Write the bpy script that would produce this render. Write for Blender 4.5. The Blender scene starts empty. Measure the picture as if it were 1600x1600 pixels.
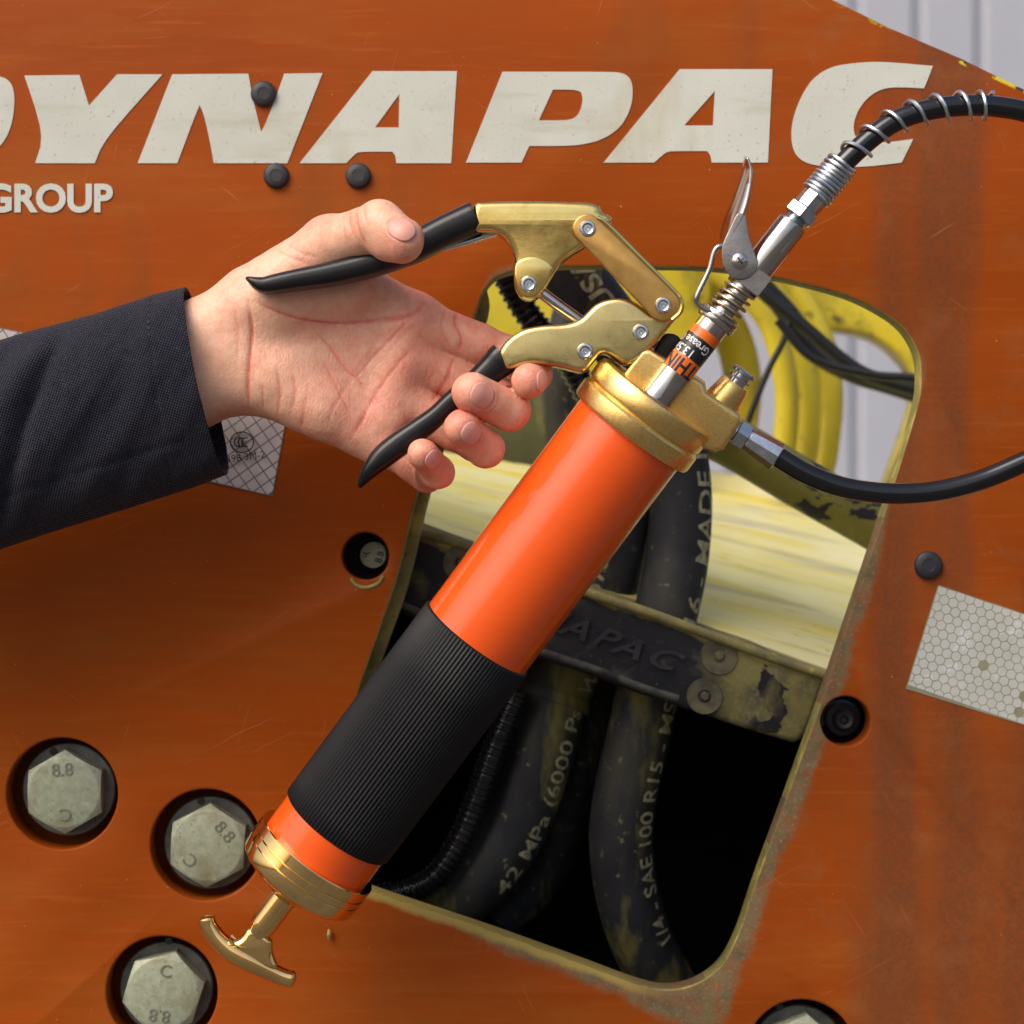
import bpy, bmesh, math, random
import numpy as np
from mathutils import Vector, Matrix, noise as mn
random.seed(7)
R = math.radians
scn = bpy.context.scene
C = scn.collection

# ------------------------------------------------------------------ camera
S = 0.0003            # metres per photograph pixel in the plane of the grease gun
CAMD = 1.2
cam_d = bpy.data.cameras.new('camera'); cam = bpy.data.objects.new('camera', cam_d); C.objects.link(cam)
cam.location = (0, -CAMD, 0); cam.rotation_euler = (R(90), 0, 0)
cam_d.sensor_width = 36; cam_d.lens = 36*CAMD/(1600*S)
cam_d.clip_start = 0.05; cam_d.clip_end = 500
cam_d.dof.use_dof = True; cam_d.dof.focus_distance = CAMD+0.015; cam_d.dof.aperture_fstop = 11
scn.camera = cam
# ------------------------------------------------------------------ sky and soft sun (overcast)
SUN = Vector((-0.50, -0.52, 0.74)).normalized()
w = bpy.data.worlds.new('World'); scn.world = w; w.use_nodes = True
nt = w.node_tree; bg = nt.nodes['Background']
sky = nt.nodes.new('ShaderNodeTexSky'); sky.sky_type = 'NISHITA'; sky.sun_disc = False
sky.sun_elevation = math.asin(SUN.z); sky.sun_rotation = math.atan2(SUN.x, SUN.y)
sky.air_density = 1.0; sky.dust_density = 6.0; sky.ozone_density = 1.5
nt.links.new(sky.outputs[0], bg.inputs[0]); bg.inputs[1].default_value = 0.15
sun_d = bpy.data.lights.new('sun', 'SUN'); sun_d.energy = 1.3; sun_d.angle = R(45); sun_d.color = (1, 0.96, 0.9)
sun = bpy.data.objects.new('sun', sun_d); C.objects.link(sun); sun.location = (-2, -2, 3)
sun.rotation_euler = SUN.to_track_quat('Z', 'Y').to_euler()
scn.view_settings.view_transform = 'Standard'; scn.view_settings.look = 'None'
scn.view_settings.exposure = 0.2; scn.view_settings.gamma = 1
scn.render.engine = 'CYCLES'

# ------------------------------------------------------------------ helpers
def P(px, py, y):
    k = S*(y+CAMD)/CAMD
    return Vector(((px-800)*k, y, (800-py)*k))
def lin(c):
    return tuple(((v/255)/12.92 if v/255 <= .04045 else ((v/255+.055)/1.055)**2.4) for v in c)
def empty(name, loc, label=None, cat=None, kind=None):
    o = bpy.data.objects.new(name, None); C.objects.link(o); o.location = loc; o.empty_display_size = .02
    if label: o['label'] = label
    if cat: o['category'] = cat
    if kind: o['kind'] = kind
    return o
def origin_of(p):        # parts keep world coordinates, only the Empties stand somewhere
    return p.location.copy() if p.type == 'EMPTY' else Vector((0, 0, 0))
def link(name, me, mat, parent=None, label=None, kind=None, sharp=35):
    o = bpy.data.objects.new(name, me); C.objects.link(o)
    if mat is not None and not me.materials: me.materials.append(mat)
    if sharp is not None and len(me.polygons):
        me.polygons.foreach_set('use_smooth', [True]*len(me.polygons))
        me.set_sharp_from_angle(angle=R(sharp))
    if parent is not None:
        o.parent = parent; o.matrix_parent_inverse = Matrix.Translation(-origin_of(parent))
    if label: o['label'] = label
    if kind: o['kind'] = kind
    return o
def mesh(verts, faces):
    me = bpy.data.meshes.new('m'); me.from_pydata([tuple(v) for v in verts], [], faces); me.validate(); me.update()
    return me
class MB:
    def __init__(s): s.v = []; s.f = []
    def add(s, v, f):
        n = len(s.v); s.v += [tuple(x) for x in v]; s.f += [[i+n for i in q] for q in f]; return s
    def build(s, name, mat, parent=None, **k): return link(name, mesh(s.v, s.f), mat, parent, **k)
def frame_of(d):
    d = d.normalized(); ref = Vector((0, -1, 0))
    if abs(d.dot(ref)) > .97: ref = Vector((0, 0, 1))
    n = (ref-d*ref.dot(d)).normalized(); return d, n, d.cross(n)
def lathe(o, ax, prof, n=64):
    d, u, v = frame_of(ax); V = []; F = []
    for (h, r) in prof:
        for k in range(n):
            a = 2*math.pi*k/n; V.append(o+d*h+(u*math.cos(a)+v*math.sin(a))*max(r, 1e-5))
    m = len(prof)
    for i in range(m-1):
        for k in range(n):
            a = i*n+k; b = i*n+(k+1) % n; F.append([a, b, b+n, a+n])
    F.append(list(range(n))[::-1]); F.append([(m-1)*n+k for k in range(n)])
    return V, F
def cr(pts, n=8, closed=False):
    pts = [Vector(p) for p in pts]; m = len(pts); out = []
    rng = range(m if closed else m-1)
    for i in rng:
        p1 = pts[i]; p2 = pts[(i+1) % m]
        p0 = pts[(i-1) % m] if (closed or i > 0) else p1*2-p2
        p3 = pts[(i+2) % m] if (closed or i+2 < m) else p2*2-p1
        for k in range(n):
            t = k/n
            out.append(0.5*((2*p1)+(p2-p0)*t+(2*p0-5*p1+4*p2-p3)*t*t+(3*p1-p0-3*p2+p3)*t**3))
    if not closed: out.append(pts[-1])
    return out
def tube(pts, rad, n=24, caps=True, transport=False, power=2.0):
    """rad: number, list of numbers or list of (toward viewer, in plane)"""
    pts = [Vector(p) for p in pts]; m = len(pts); V = []; F = []; pn = None
    for i in range(m):
        T = (pts[min(i+1, m-1)]-pts[max(i-1, 0)]).normalized()
        if transport and pn is not None:
            N = (pn-T*pn.dot(T)).normalized(); B = T.cross(N)
        else: T, N, B = frame_of(T)
        pn = N
        r = rad[i] if isinstance(rad, (list, tuple)) else rad
        ra, rb = r if isinstance(r, (tuple, list)) else (r, r)
        for k in range(n):
            a = 2*math.pi*k/n; c, s = math.cos(a), math.sin(a)
            c = math.copysign(abs(c)**(2/power), c); s = math.copysign(abs(s)**(2/power), s)
            V.append(pts[i]+N*c*ra+B*s*rb)
    for i in range(m-1):
        for k in range(n):
            a = i*n+k; b = i*n+(k+1) % n; F.append([a, b, b+n, a+n])
    if caps: F.append(list(range(n))[::-1]); F.append([(m-1)*n+k for k in range(n)])
    return V, F
def curve_mesh(splines, half, bevel=0, seg=3):
    cu = bpy.data.curves.new('c', 'CURVE'); cu.dimensions = '2D'; cu.fill_mode = 'BOTH'
    cu.extrude = max(half-bevel, 0); cu.bevel_depth = bevel; cu.bevel_resolution = seg; cu.offset = -bevel
    for sp in splines:
        s = cu.splines.new('POLY'); s.points.add(len(sp)-1); s.use_cyclic_u = True
        for i, p in enumerate(sp): s.points[i].co = (p[0], p[1], 0, 1)
    o = bpy.data.objects.new('c', cu); C.objects.link(o)
    dg = bpy.context.evaluated_depsgraph_get(); dg.update()
    me = bpy.data.meshes.new_from_object(o.evaluated_get(dg)); bpy.data.objects.remove(o); bpy.data.curves.remove(cu)
    me.materials.clear()
    return me
def plate_mesh(outer, holes, y0, y1, bevel=0, seg=3):
    """outline in photograph pixels, standing in the x-z plane between depths y0 (front) and y1"""
    conv = lambda q: [(P(a[0], a[1], y0).x, P(a[0], a[1], y0).z) for a in q]
    me = curve_mesh([conv(outer)]+[conv(h) for h in holes], (y1-y0)/2, bevel, seg)
    yc = (y0+y1)/2
    me.transform(Matrix(((1, 0, 0, 0), (0, 0, -1, yc), (0, 1, 0, 0), (0, 0, 0, 1))))
    return me
def weld(me, d=1e-6):
    bm = bmesh.new(); bm.from_mesh(me); bmesh.ops.remove_doubles(bm, verts=bm.verts, dist=d); bm.to_mesh(me); bm.free(); return me
def plate(name, outer, holes, y0, y1, bevel, mat, parent, seg=3, **k):
    return link(name, weld(plate_mesh(outer, holes, y0, y1, bevel, seg)), mat, parent, **k)
def circ(cx, cy, r, n=48, ry=None):
    ry = ry or r
    return [(cx+r*math.cos(2*math.pi*i/n), cy+ry*math.sin(2*math.pi*i/n)) for i in range(n)]
def chaikin(p, it=2, closed=True):
    p = [tuple(q) for q in p]
    for _ in range(it):
        o = []
        for i in range(len(p) if closed else len(p)-1):
            a, b = p[i], p[(i+1) % len(p)]
            o += [tuple(.75*a[j]+.25*b[j] for j in range(len(a))), tuple(.25*a[j]+.75*b[j] for j in range(len(a)))]
        if not closed: o = [p[0]]+o+[p[-1]]
        p = o
    return p
def text_mesh(txt, size, bold=0.0, depth=0.0, spacing=1.0):
    cu = bpy.data.curves.new('t', 'FONT'); cu.body = txt; cu.size = 1; cu.offset = bold; cu.extrude = depth/size
    cu.align_x = 'CENTER'; cu.align_y = 'CENTER'; cu.space_character = spacing; cu.resolution_u = 4
    o = bpy.data.objects.new('t', cu); C.objects.link(o)
    dg = bpy.context.evaluated_depsgraph_get(); dg.update()
    me = bpy.data.meshes.new_from_object(o.evaluated_get(dg)); bpy.data.objects.remove(o); bpy.data.curves.remove(cu)
    me.transform(Matrix.Diagonal((size, size, size, 1))); me.materials.clear()
    return me
def text_flat(name, txt, px, py, y, hpx, rot, mat, parent, bold=0.0, depth=0.0002, sx=1.0, spacing=1.0, shear=0):
    k = S*(y+CAMD)/CAMD
    me = text_mesh(txt, hpx*k/0.72, bold, depth, spacing)
    M = Matrix.Translation(P(px, py, y)) @ Matrix.Rotation(R(-rot), 4, 'Y') @ Matrix.Rotation(R(90), 4, 'X') @ Matrix(((sx, shear, 0, 0), (0, 1, 0, 0), (0, 0, 1, 0), (0, 0, 0, 1)))
    me.transform(M)
    return link(name, me, mat, parent, sharp=None)
def wrap_text(name, txt, pts, rad, s0, ang, size, mat, parent, bold=0.0, flip=1, lift=0.0003, sx=1.0):
    """lay text along a tube: letters run along the centre line, their height goes round the tube"""
    me = text_mesh(txt, size, bold); bm = bmesh.new(); bm.from_mesh(me)
    bmesh.ops.triangulate(bm, faces=bm.faces)
    for k in range(-4, 5):
        g = bm.verts[:]+bm.edges[:]+bm.faces[:]
        bmesh.ops.bisect_plane(bm, geom=g, plane_co=(0, k*size*.12, 0), plane_no=(0, 1, 0))
    pts = [Vector(p) for p in pts]; L = [0]
    for i in range(1, len(pts)): L.append(L[-1]+(pts[i]-pts[i-1]).length)
    for v in bm.verts:
        s = s0+flip*v.co.x*sx; s = min(max(s, 0), L[-1]-1e-6)
        i = max(0, min(len(L)-2, int(np.searchsorted(L, s))-1)); t = (s-L[i])/(L[i+1]-L[i])
        c = pts[i].lerp(pts[i+1], t)
        def tan(j): return (pts[min(j+1, len(pts)-1)]-pts[max(j-1, 0)]).normalized()
        T, N, B = frame_of(tan(i).lerp(tan(i+1), t))
        a = ang+v.co.y/rad
        v.co = c+(N*math.cos(a)+B*math.sin(a))*(rad+lift)
    bm.to_mesh(me); bm.free()
    return link(name, me, mat, parent, sharp=None)

# ------------------------------------------------------------------ materials
def nm(m, t, **k):
    n = m.node_tree.nodes.new(t)
    for a, b in k.items(): setattr(n, a, b)
    return n
def mat(name, c1, c2=None, rough=.5, metal=0, scale=40, detail=6, lo=.35, hi=.65, bump=0, bscale=400, rvar=0, coat=0,
        stretch=(1, 1, 1), coat_rough=.08, spec=.5, layers=(), bdist=.0005, turn=0):
    """noise-driven paint; layers = (colour, noise scale, low, high, stretch) laid on top in order"""
    m = bpy.data.materials.new(name); m.use_nodes = True; N = m.node_tree; b = N.nodes['Principled BSDF']
    b.inputs['Roughness'].default_value = rough; b.inputs['Metallic'].default_value = metal
    b.inputs['Coat Weight'].default_value = coat; b.inputs['Coat Roughness'].default_value = coat_rough
    b.inputs['Specular IOR Level'].default_value = spec
    tc = nm(m, 'ShaderNodeTexCoord')
    src = tc.outputs['Object']
    if turn:
        m0 = nm(m, 'ShaderNodeMapping'); m0.inputs['Rotation'].default_value = (0, R(turn), 0); N.links.new(src, m0.inputs[0]); src = m0.outputs[0]
    def noise(sc, st=(1, 1, 1), det=6, off=0):
        mp = nm(m, 'ShaderNodeMapping'); mp.inputs['Scale'].default_value = st; mp.inputs['Location'].default_value = (off, off*1.3, off*.7)
        N.links.new(src, mp.inputs[0])
        n = nm(m, 'ShaderNodeTexNoise'); n.inputs['Scale'].default_value = sc; n.inputs['Detail'].default_value = det
        n.inputs['Roughness'].default_value = .6
        N.links.new(mp.outputs[0], n.inputs['Vector']); return n.outputs['Fac']
    def ramp(src, lo, hi):
        r = nm(m, 'ShaderNodeMapRange'); r.inputs[1].default_value = lo; r.inputs[2].default_value = hi
        N.links.new(src, r.inputs[0]); return r.outputs[0]
    col = None
    if c2 is None: c2 = tuple(v*.85 for v in c1)
    nz = noise(scale, stretch, detail)
    mx = nm(m, 'ShaderNodeMix', data_type='RGBA'); N.links.new(ramp(nz, lo, hi), mx.inputs[0])
    mx.inputs[6].default_value = (*c1, 1); mx.inputs[7].default_value = (*c2, 1); col = mx.outputs[2]
    for i, (lc, ls, l0, l1, lst) in enumerate(layers):
        f = ramp(noise(ls, lst, 8, 3.1*(i+1)), l0, l1)
        m2 = nm(m, 'ShaderNodeMix', data_type='RGBA'); N.links.new(f, m2.inputs[0]); N.links.new(col, m2.inputs[6])
        m2.inputs[7].default_value = (*lc, 1); col = m2.outputs[2]
    N.links.new(col, b.inputs['Base Color'])
    if rvar:
        r = nm(m, 'ShaderNodeMapRange'); r.inputs[1].default_value = .3; r.inputs[2].default_value = .7
        r.inputs[3].default_value = max(rough-rvar, .02); r.inputs[4].default_value = rough+rvar
        N.links.new(noise(scale*2.3, stretch, 8, 9), r.inputs[0]); N.links.new(r.outputs[0], b.inputs['Roughness'])
    if bump:
        bp = nm(m, 'ShaderNodeBump'); bp.inputs['Strength'].default_value = bump; bp.inputs['Distance'].default_value = bdist
        N.links.new(noise(bscale, stretch, 5, 5), bp.inputs['Height']); N.links.new(bp.outputs[0], b.inputs['Normal'])
    m['col'] = 1
    return m
one = (1, 1, 1)
M = {}
M['black'] = mat('black_vinyl', (.006, .006, .007), (.009, .009, .010), rough=.3, spec=.4, bump=.1, bscale=900, scale=60)
M['rubber'] = mat('black_rubber', (.006, .006, .0075), (.009, .009, .0105), rough=.5, spec=.25, bump=.15, bscale=1500)
M['hose'] = mat('glossy_black_hose', (.004, .004, .005), (.007, .007, .008), rough=.14, bump=.05, bscale=800, coat=.3)
M['orange'] = mat('orange_enamel', (.86, .100, .006), (.82, .092, .006), rough=.36, coat=.8, coat_rough=.04, scale=15, spec=.3, layers=[((.80, .13, .02), 300, .70, .78, one)], rvar=.04)
M['gold'] = mat('gold_plate', (.95, .71, .26), (.84, .60, .19), rough=.15, metal=1, rvar=.06, scale=60, bump=.04, bscale=250, bdist=.001,
                layers=[((.45, .33, .12), 90, .62, .8, one)])
M['goldflat'] = mat('gold_brushed', (.70, .56, .25), (.58, .45, .18), rough=.30, metal=1, rvar=.06, scale=80, bump=.15, bscale=2500,
                layers=[((.25, .18, .06), 120, .66, .85, one)])
M['goldlink'] = mat('gold_bronze_face', (.64, .37, .12), (.52, .29, .08), rough=.34, metal=1, rvar=.06, scale=100, bump=.15, bscale=2000)
M['goldcast'] = mat('gold_cast', (.98, .68, .26), (.86, .55, .17), rough=.30, metal=1, rvar=.05, scale=700, bump=.35, bscale=2200, bdist=.0002,
                layers=[((.62, .34, .09), 40, .64, .80, one)])
M['goldshine'] = mat('gold_polished', (.98, .68, .29), (.90, .56, .20), rough=.09, metal=1, rvar=.04, scale=60)
M['steel'] = mat('nickel_steel', (.56, .51, .48), (.44, .40, .37), rough=.16, metal=1, rvar=.05, scale=80)
M['plate'] = mat('grey_steel_plate', (.40, .36, .34), (.30, .27, .25), rough=.26, metal=1, rvar=.06, scale=120, bump=.1, bscale=900)
M['zinc'] = mat('zinc_plate', (.62, .65, .68), (.48, .51, .55), rough=.24, metal=1, rvar=.08, scale=150, bump=.1, bscale=900, bdist=.0001)
M['wire'] = mat('spring_wire', (.66, .68, .70), (.55, .57, .60), rough=.3, metal=1)
M['goldwire'] = mat('brassy_spring_wire', (.60, .50, .34), (.5, .40, .25), rough=.25, metal=1)
M['white'] = mat('white_decal', (.60, .61, .54), (.52, .53, .46), rough=.45, scale=14, bump=.05, bscale=600,
                 layers=[((.42, .41, .30), 45, .55, .75, (.2, 1, 1.2)), ((.36, .30, .17), 500, .62, .72, (1, 1, 1)), ((.22, .16, .08), 900, .72, .78, one), ((.45, .40, .26), 9, .58, .75, (1.2, 1, .4))])
M['blacktext'] = mat('black_print', (.01, .01, .012), rough=.5)
M['labelorange'] = mat('label_orange', (.85, .16, .01), rough=.35)
M['labelblack'] = mat('label_black', (.012, .012, .015), rough=.35)
M['labelwhite'] = mat('label_white', (.8, .8, .8), rough=.4)
M['plug'] = mat('plastic_plug', (.018, .017, .022), (.03, .028, .032), rough=.5, scale=120, bump=.2, bscale=700)
olive = (.20, .17, .035)
M['rim'] = mat('worn_olive_edge', (.34, .29, .07), (.16, .14, .045), rough=.6, scale=60, bump=.4, bscale=500,
               layers=[((.48, .38, .08), 50, .52, .66, one), ((.03, .03, .02), 120, .64, .72, one)])
M['bolt'] = mat('galvanised_bolt', (.36, .38, .27), (.28, .30, .20), rough=.5, metal=.2, scale=250, bump=.35, bscale=1200,
                layers=[((.07, .07, .05), 500, .60, .74, one), ((.22, .20, .11), 60, .52, .70, one), ((.46, .48, .40), 110, .60, .74, one)])
M['washer'] = mat('dull_washer', (.15, .155, .14), (.09, .09, .08), rough=.45, metal=.5, scale=100, bump=.3, bscale=800)
M['mark'] = mat('stamped_mark', (.19, .20, .14), (.11, .11, .08), rough=.6)
M['bar'] = mat('dusty_black_casting', (.028, .027, .032), (.045, .043, .045), rough=.6, scale=60, bump=.5, bscale=700)
M['yellow'] = mat('yellow_paint', (.68, .53, .03), (.50, .41, .03), rough=.4, scale=14,
                  layers=[((.20, .18, .04), 20, .56, .72, one), ((.08, .08, .03), 60, .62, .72, one), ((.5, .24, .04), 10, .6, .75, one)])
M['darkolive'] = mat('dark_olive_steel', (.075, .075, .02), (.04, .04, .015), rough=.6, scale=20)
M['deck'] = mat('faded_yellow_deck', (.90, .82, .30), (.92, .88, .52), rough=.35, scale=20, turn=-14, stretch=(.25, 1, 3), lo=.3, hi=.7,
                layers=[((.88, .70, .06), 28, .50, .66, (.15, 1, 3)), ((.55, .50, .30), 45, .55, .7, (.12, 1, 3)), ((.80, .62, .05), 120, .6, .7, (.4, 1, 1)), ((.40, .36, .2), 200, .68, .74, (.5, 1, 1))])
M['deckedge'] = mat('dirty_yellow_step', (.32, .27, .08), (.16, .14, .07), rough=.7, scale=70, bump=.5, bscale=500,
                layers=[((.5, .42, .08), 120, .6, .75, one)])
M['oldhose'] = mat('dusty_hydraulic_hose', (.020, .020, .026), (.034, .034, .038), rough=.6, scale=70, bump=.4, bscale=800, spec=.3,
                layers=[((.07, .066, .04), 14, .45, .7, (1.8, 1, .6)), ((.19, .165, .05), 24, .54, .64, (1.6, 1, .45)), ((.20, .18, .08), 160, .63, .7, one)])
M['olivehose'] = mat('olive_painted_tube', (.30, .28, .05), (.18, .17, .04), rough=.5, scale=25,
                layers=[((.42, .38, .06), 14, .5, .7, one), ((.02, .02, .03), 34, .60, .615, (.6, 1, 1.3))])
M['conduit'] = mat('black_conduit', (.008, .008, .011), (.013, .013, .016), rough=.25)
M['hoseprint'] = mat('cream_print', (.50, .47, .28), (.26, .24, .14), rough=.6, scale=300, lo=.45, hi=.6)
M['cable'] = mat('black_cable', (.01, .01, .01), rough=.5)
M['dark'] = mat('shade_black_inner_steel', (.008, .008, .008), (.012, .012, .011), rough=.85)  # near black, the shade of the interior put into the colour
M['siding'] = mat('grey_siding', (.42, .43, .48), (.38, .39, .44), rough=.55, scale=3)
M['ground'] = mat('gravel_ground', (.10, .095, .085), (.07, .066, .06), rough=.9, scale=1.5)

def panel_material():
    m = mat('orange_machine_paint', (.345, .064, .005), (.27, .049, .004), rough=.5, scale=9, stretch=(.25, 1, 1), spec=.10,
            layers=[((.32, .085, .012), 26, .50, .78, (.35, 1, 1.3)), ((.29, .060, .005), 150, .45, .8, (.12, 1, 1.2)), ((.37, .085, .010), 230, .55, .8, (.09, 1, 1.3)), ((.22, .060, .012), 9, .58, .75, (1.3, 1, .35)), ((.24, .065, .014), 700, .58, .75, one)], bump=.06, bscale=240, rvar=.06)
    N = m.node_tree; L = N.links; b = N.nodes['Principled BSDF']
    base = b.inputs['Base Color'].links[0].from_socket
    tc = nm(m, 'ShaderNodeTexCoord'); obj = tc.outputs['Object']
    def noise(sc, st=(1, 1, 1), det=6, off=0, rough=.6):
        mp = nm(m, 'ShaderNodeMapping'); mp.inputs['Scale'].default_value = st; mp.inputs['Location'].default_value = (off, off, off)
        L.new(obj, mp.inputs[0]); n = nm(m, 'ShaderNodeTexNoise'); n.inputs['Scale'].default_value = sc
        n.inputs['Detail'].default_value = det; n.inputs['Roughness'].default_value = rough; L.new(mp.outputs[0], n.inputs['Vector']); return n.outputs['Fac']
    def op(o, a, b2=None, c=None, clamp=False):
        n = nm(m, 'ShaderNodeMath', operation=o); n.use_clamp = clamp
        for i, v in enumerate((a, b2, c)):
            if v is None: continue
            if isinstance(v, (int, float)): n.inputs[i].default_value = v
            else: L.new(v, n.inputs[i])
        return n.outputs[0]
    def rng(s, lo, hi, o0=0, o1=1):
        r = nm(m, 'ShaderNodeMapRange'); r.inputs[1].default_value = lo; r.inputs[2].default_value = hi
        r.inputs[3].default_value = o0; r.inputs[4].default_value = o1; L.new(s, r.inputs[0]); return r.outputs[0]
    def mix(f, a, c):
        x = nm(m, 'ShaderNodeMix', data_type='RGBA'); L.new(f, x.inputs[0]); L.new(a, x.inputs[6])
        if isinstance(c, tuple): x.inputs[7].default_value = (*c, 1)
        else: L.new(c, x.inputs[7])
        return x.outputs[2]
    def nm_rgb(c):
        x = nm(m, 'ShaderNodeRGB'); x.outputs[0].default_value = (*c, 1); return x.outputs[0]
    sp = nm(m, 'ShaderNodeSeparateXYZ'); L.new(obj, sp.inputs[0]); X, Z = sp.outputs[0], sp.outputs[2]
    def half(a, c2):      # signed distance (m) outside the line a->b of the opening's outline, clockwise
        A = P(*a, YP); B = P(*c2, YP); d = Vector((B.x-A.x, B.z-A.z)).normalized(); n = Vector((-d.y, d.x))
        if n.dot(Vector((P(950, 1000, YP).x-A.x, P(950, 1000, YP).z-A.z))) > 0: n = -n
        return op('ADD', op('ADD', op('MULTIPLY', X, n.x), op('MULTIPLY', Z, n.y)), -(n.x*A.x+n.y*A.z))
    dr = half((1434, 628), (1180, 1380)); db = half((590, 1395), (1010, 1541)); dl = half((505, 1330), (743, 490)); dt = half((880, 417), (1222, 436))
    dtr = half((1300, 455), (1425, 540))
    d = op('SMOOTH_MAX', op('SMOOTH_MAX', dr, db, .02), op('SMOOTH_MAX', dl, op('SMOOTH_MAX', dt, dtr, .02), .02), .02)
    # dusty brown bands running down the right hand side
    right = rng(X, P(1130, 0, YP).x, P(1260, 0, YP).x)
    band = rng(noise(11, (1.6, 1, .16), 3, 2.2, .4), .46, .56)
    fine = rng(noise(700, one, 3, 1), .4, .62, .55, 1)
    base = mix(op('MULTIPLY', op('MULTIPLY', op('MULTIPLY', right, band), fine), .95), base, (.155, .052, .020))
    grey = rng(noise(55, one, 8, 7), .52, .72)
    base = mix(op('MULTIPLY', op('MULTIPLY', grey, right), .35), base, (.26, .10, .035))
    # dirt fringe round the opening, widest along its lower right
    wid = op('ADD', rng(noise(26, one, 6, 4), .3, .7, .001, .013), op('MULTIPLY', rng(Z, P(0, 650, YP).z, P(0, 1000, YP).z), rng(X, P(1000, 0, YP).x, P(1100, 0, YP).x, .4, 1)))
    low_ = op('MULTIPLY', rng(Z, P(0, 690, YP).z, P(0, 1000, YP).z, .0, 1), rng(X, P(560, 0, YP).x, P(1000, 0, YP).x, .35, 1))
    lim = op('MULTIPLY_ADD', low_, rng(noise(16, one, 2, 4), .3, .7, .007, .0145), -.0012)
    ns = op('ADD', op('MULTIPLY', op('SUBTRACT', noise(110, one, 10, 6, .75), .5), .012), op('MULTIPLY', op('SUBTRACT', noise(900, one, 4, 9), .5), .006))
    edge = rng(op('ADD', op('SUBTRACT', lim, d), op('MULTIPLY', ns, low_)), -.0022, .0022)
    edge = op('MULTIPLY', edge, rng(noise(500, one, 8, 6), .3, .55, .72, 1))
    dirt = mix(rng(noise(150, one, 8, 11), .3, .55, .35, 1), base, (.185, .145, .075))
    dirt = mix(rng(noise(70, one, 10, 14), .48, .68), dirt, (.11, .10, .055))
    dirt = mix(rng(noise(600, one, 6, 17), .56, .7), dirt, (.30, .25, .16))
    base = mix(edge, base, dirt)
    rim = rng(op('ADD', d, op('MULTIPLY', op('SUBTRACT', noise(60, one, 6, 16), .5), .006)), .0052, .0022); rim = op('MULTIPLY', rim, rng(db, -.006, -.002)); rim = op('MULTIPLY', rim, rng(X, P(1040, 0, YP).x, P(960, 0, YP).x)); rim = op('MULTIPLY', rim, rng(Z, P(0, 1100, YP).z, P(0, 1300, YP).z, .0, .9))
    base = mix(rim, base, (.42, .30, .08))
    dc = half((1390, 43), (1600, 139)); chip = op('MULTIPLY', rng(dc, -.0022, -.0014), rng(noise(70, one, 8, 33), .50, .53)); chip = op('MULTIPLY', chip, rng(X, P(1300, 0, YP).x, P(1480, 0, YP).x))
    base = mix(chip, base, mix(rng(noise(140, one, 4, 37), .5, .55), nm_rgb((.62, .48, .03)), (.05, .05, .03)))
    # specks and hairline scratches
    base = mix(rng(noise(420, one, 2, 21), .755, .775), base, (.55, .30, .13))
    for i, (rot, sc, on_) in enumerate(((28, 90, .52), (-35, 80, .52), (75, 90, .54), (4, 120, .50), (-62, 110, .54))):
        m0 = nm(m, 'ShaderNodeMapping'); m0.inputs['Rotation'].default_value = (0, R(rot), 0); m0.inputs['Location'].default_value = (i*3.3, 0, i*1.7); L.new(obj, m0.inputs[0])
        wob = nm(m, 'ShaderNodeTexNoise'); wob.inputs['Scale'].default_value = 25; L.new(obj, wob.inputs['Vector'])
        ws = nm(m, 'ShaderNodeVectorMath', operation='SCALE'); ws.inputs['Scale'].default_value = .006; L.new(wob.outputs['Color'], ws.inputs[0])
        wa = nm(m, 'ShaderNodeVectorMath', operation='ADD'); L.new(m0.outputs[0], wa.inputs[0]); L.new(ws.outputs[0], wa.inputs[1])
        mp = nm(m, 'ShaderNodeMapping'); mp.inputs['Scale'].default_value = (.07, 1, 6); L.new(wa.outputs[0], mp.inputs[0])
        n = nm(m, 'ShaderNodeTexNoise'); n.inputs['Scale'].default_value = sc*2; n.inputs['Detail'].default_value = 1
        L.new(mp.outputs[0], n.inputs['Vector'])
        base = mix(op('MULTIPLY', op('MULTIPLY', rng(n.outputs['Fac'], .745, .79), rng(noise(22, one, 2, i*5+3), on_, on_+.1)), .55), base, (.42, .17, .06))
    L.new(base, b.inputs['Base Color'])
    r = nm(m, 'ShaderNodeMapRange'); r.inputs[3].default_value = .36; r.inputs[4].default_value = .8; L.new(edge, r.inputs[0]); L.new(r.outputs[0], b.inputs['Roughness'])
    return m

# ================================================================== SETTING
YP = 0.105                                     # front face of the machine's side plate
GZ = -1.30
me = mesh([(-150, -150, GZ), (150, -150, GZ), (150, 150, GZ), (-150, 150, GZ)], [[0, 1, 2, 3]])
o = link('ground', me, M['ground'], kind='structure')
o['label'] = 'dark grey gravel ground below the machine'

wall = empty('metal_wall', (0.5, 2.6, GZ), 'pale grey wall of upright metal siding far behind the orange machine', 'wall')
bw = .092; first = None
for i in range(44):
    x0 = -1.6+i*bw
    if first is None:
        prof = [(0, 0), (.006, -.004), (bw-.016, -.004), (bw-.010, .004), (bw, .006), (bw, .02), (0, .02)]
        V = [(x, y, z) for z in (0, 3.4) for x, y in prof]; n = len(prof)
        F = [[k, (k+1) % n, (k+1) % n+n, k+n] for k in range(n)]+[list(range(n))[::-1], [n+k for k in range(n)]]
        first = mesh(V, F)
    b_ = link('siding_board', first, M['siding'], wall, sharp=None)
    b_.location = (x0, 2.6, GZ)

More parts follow.
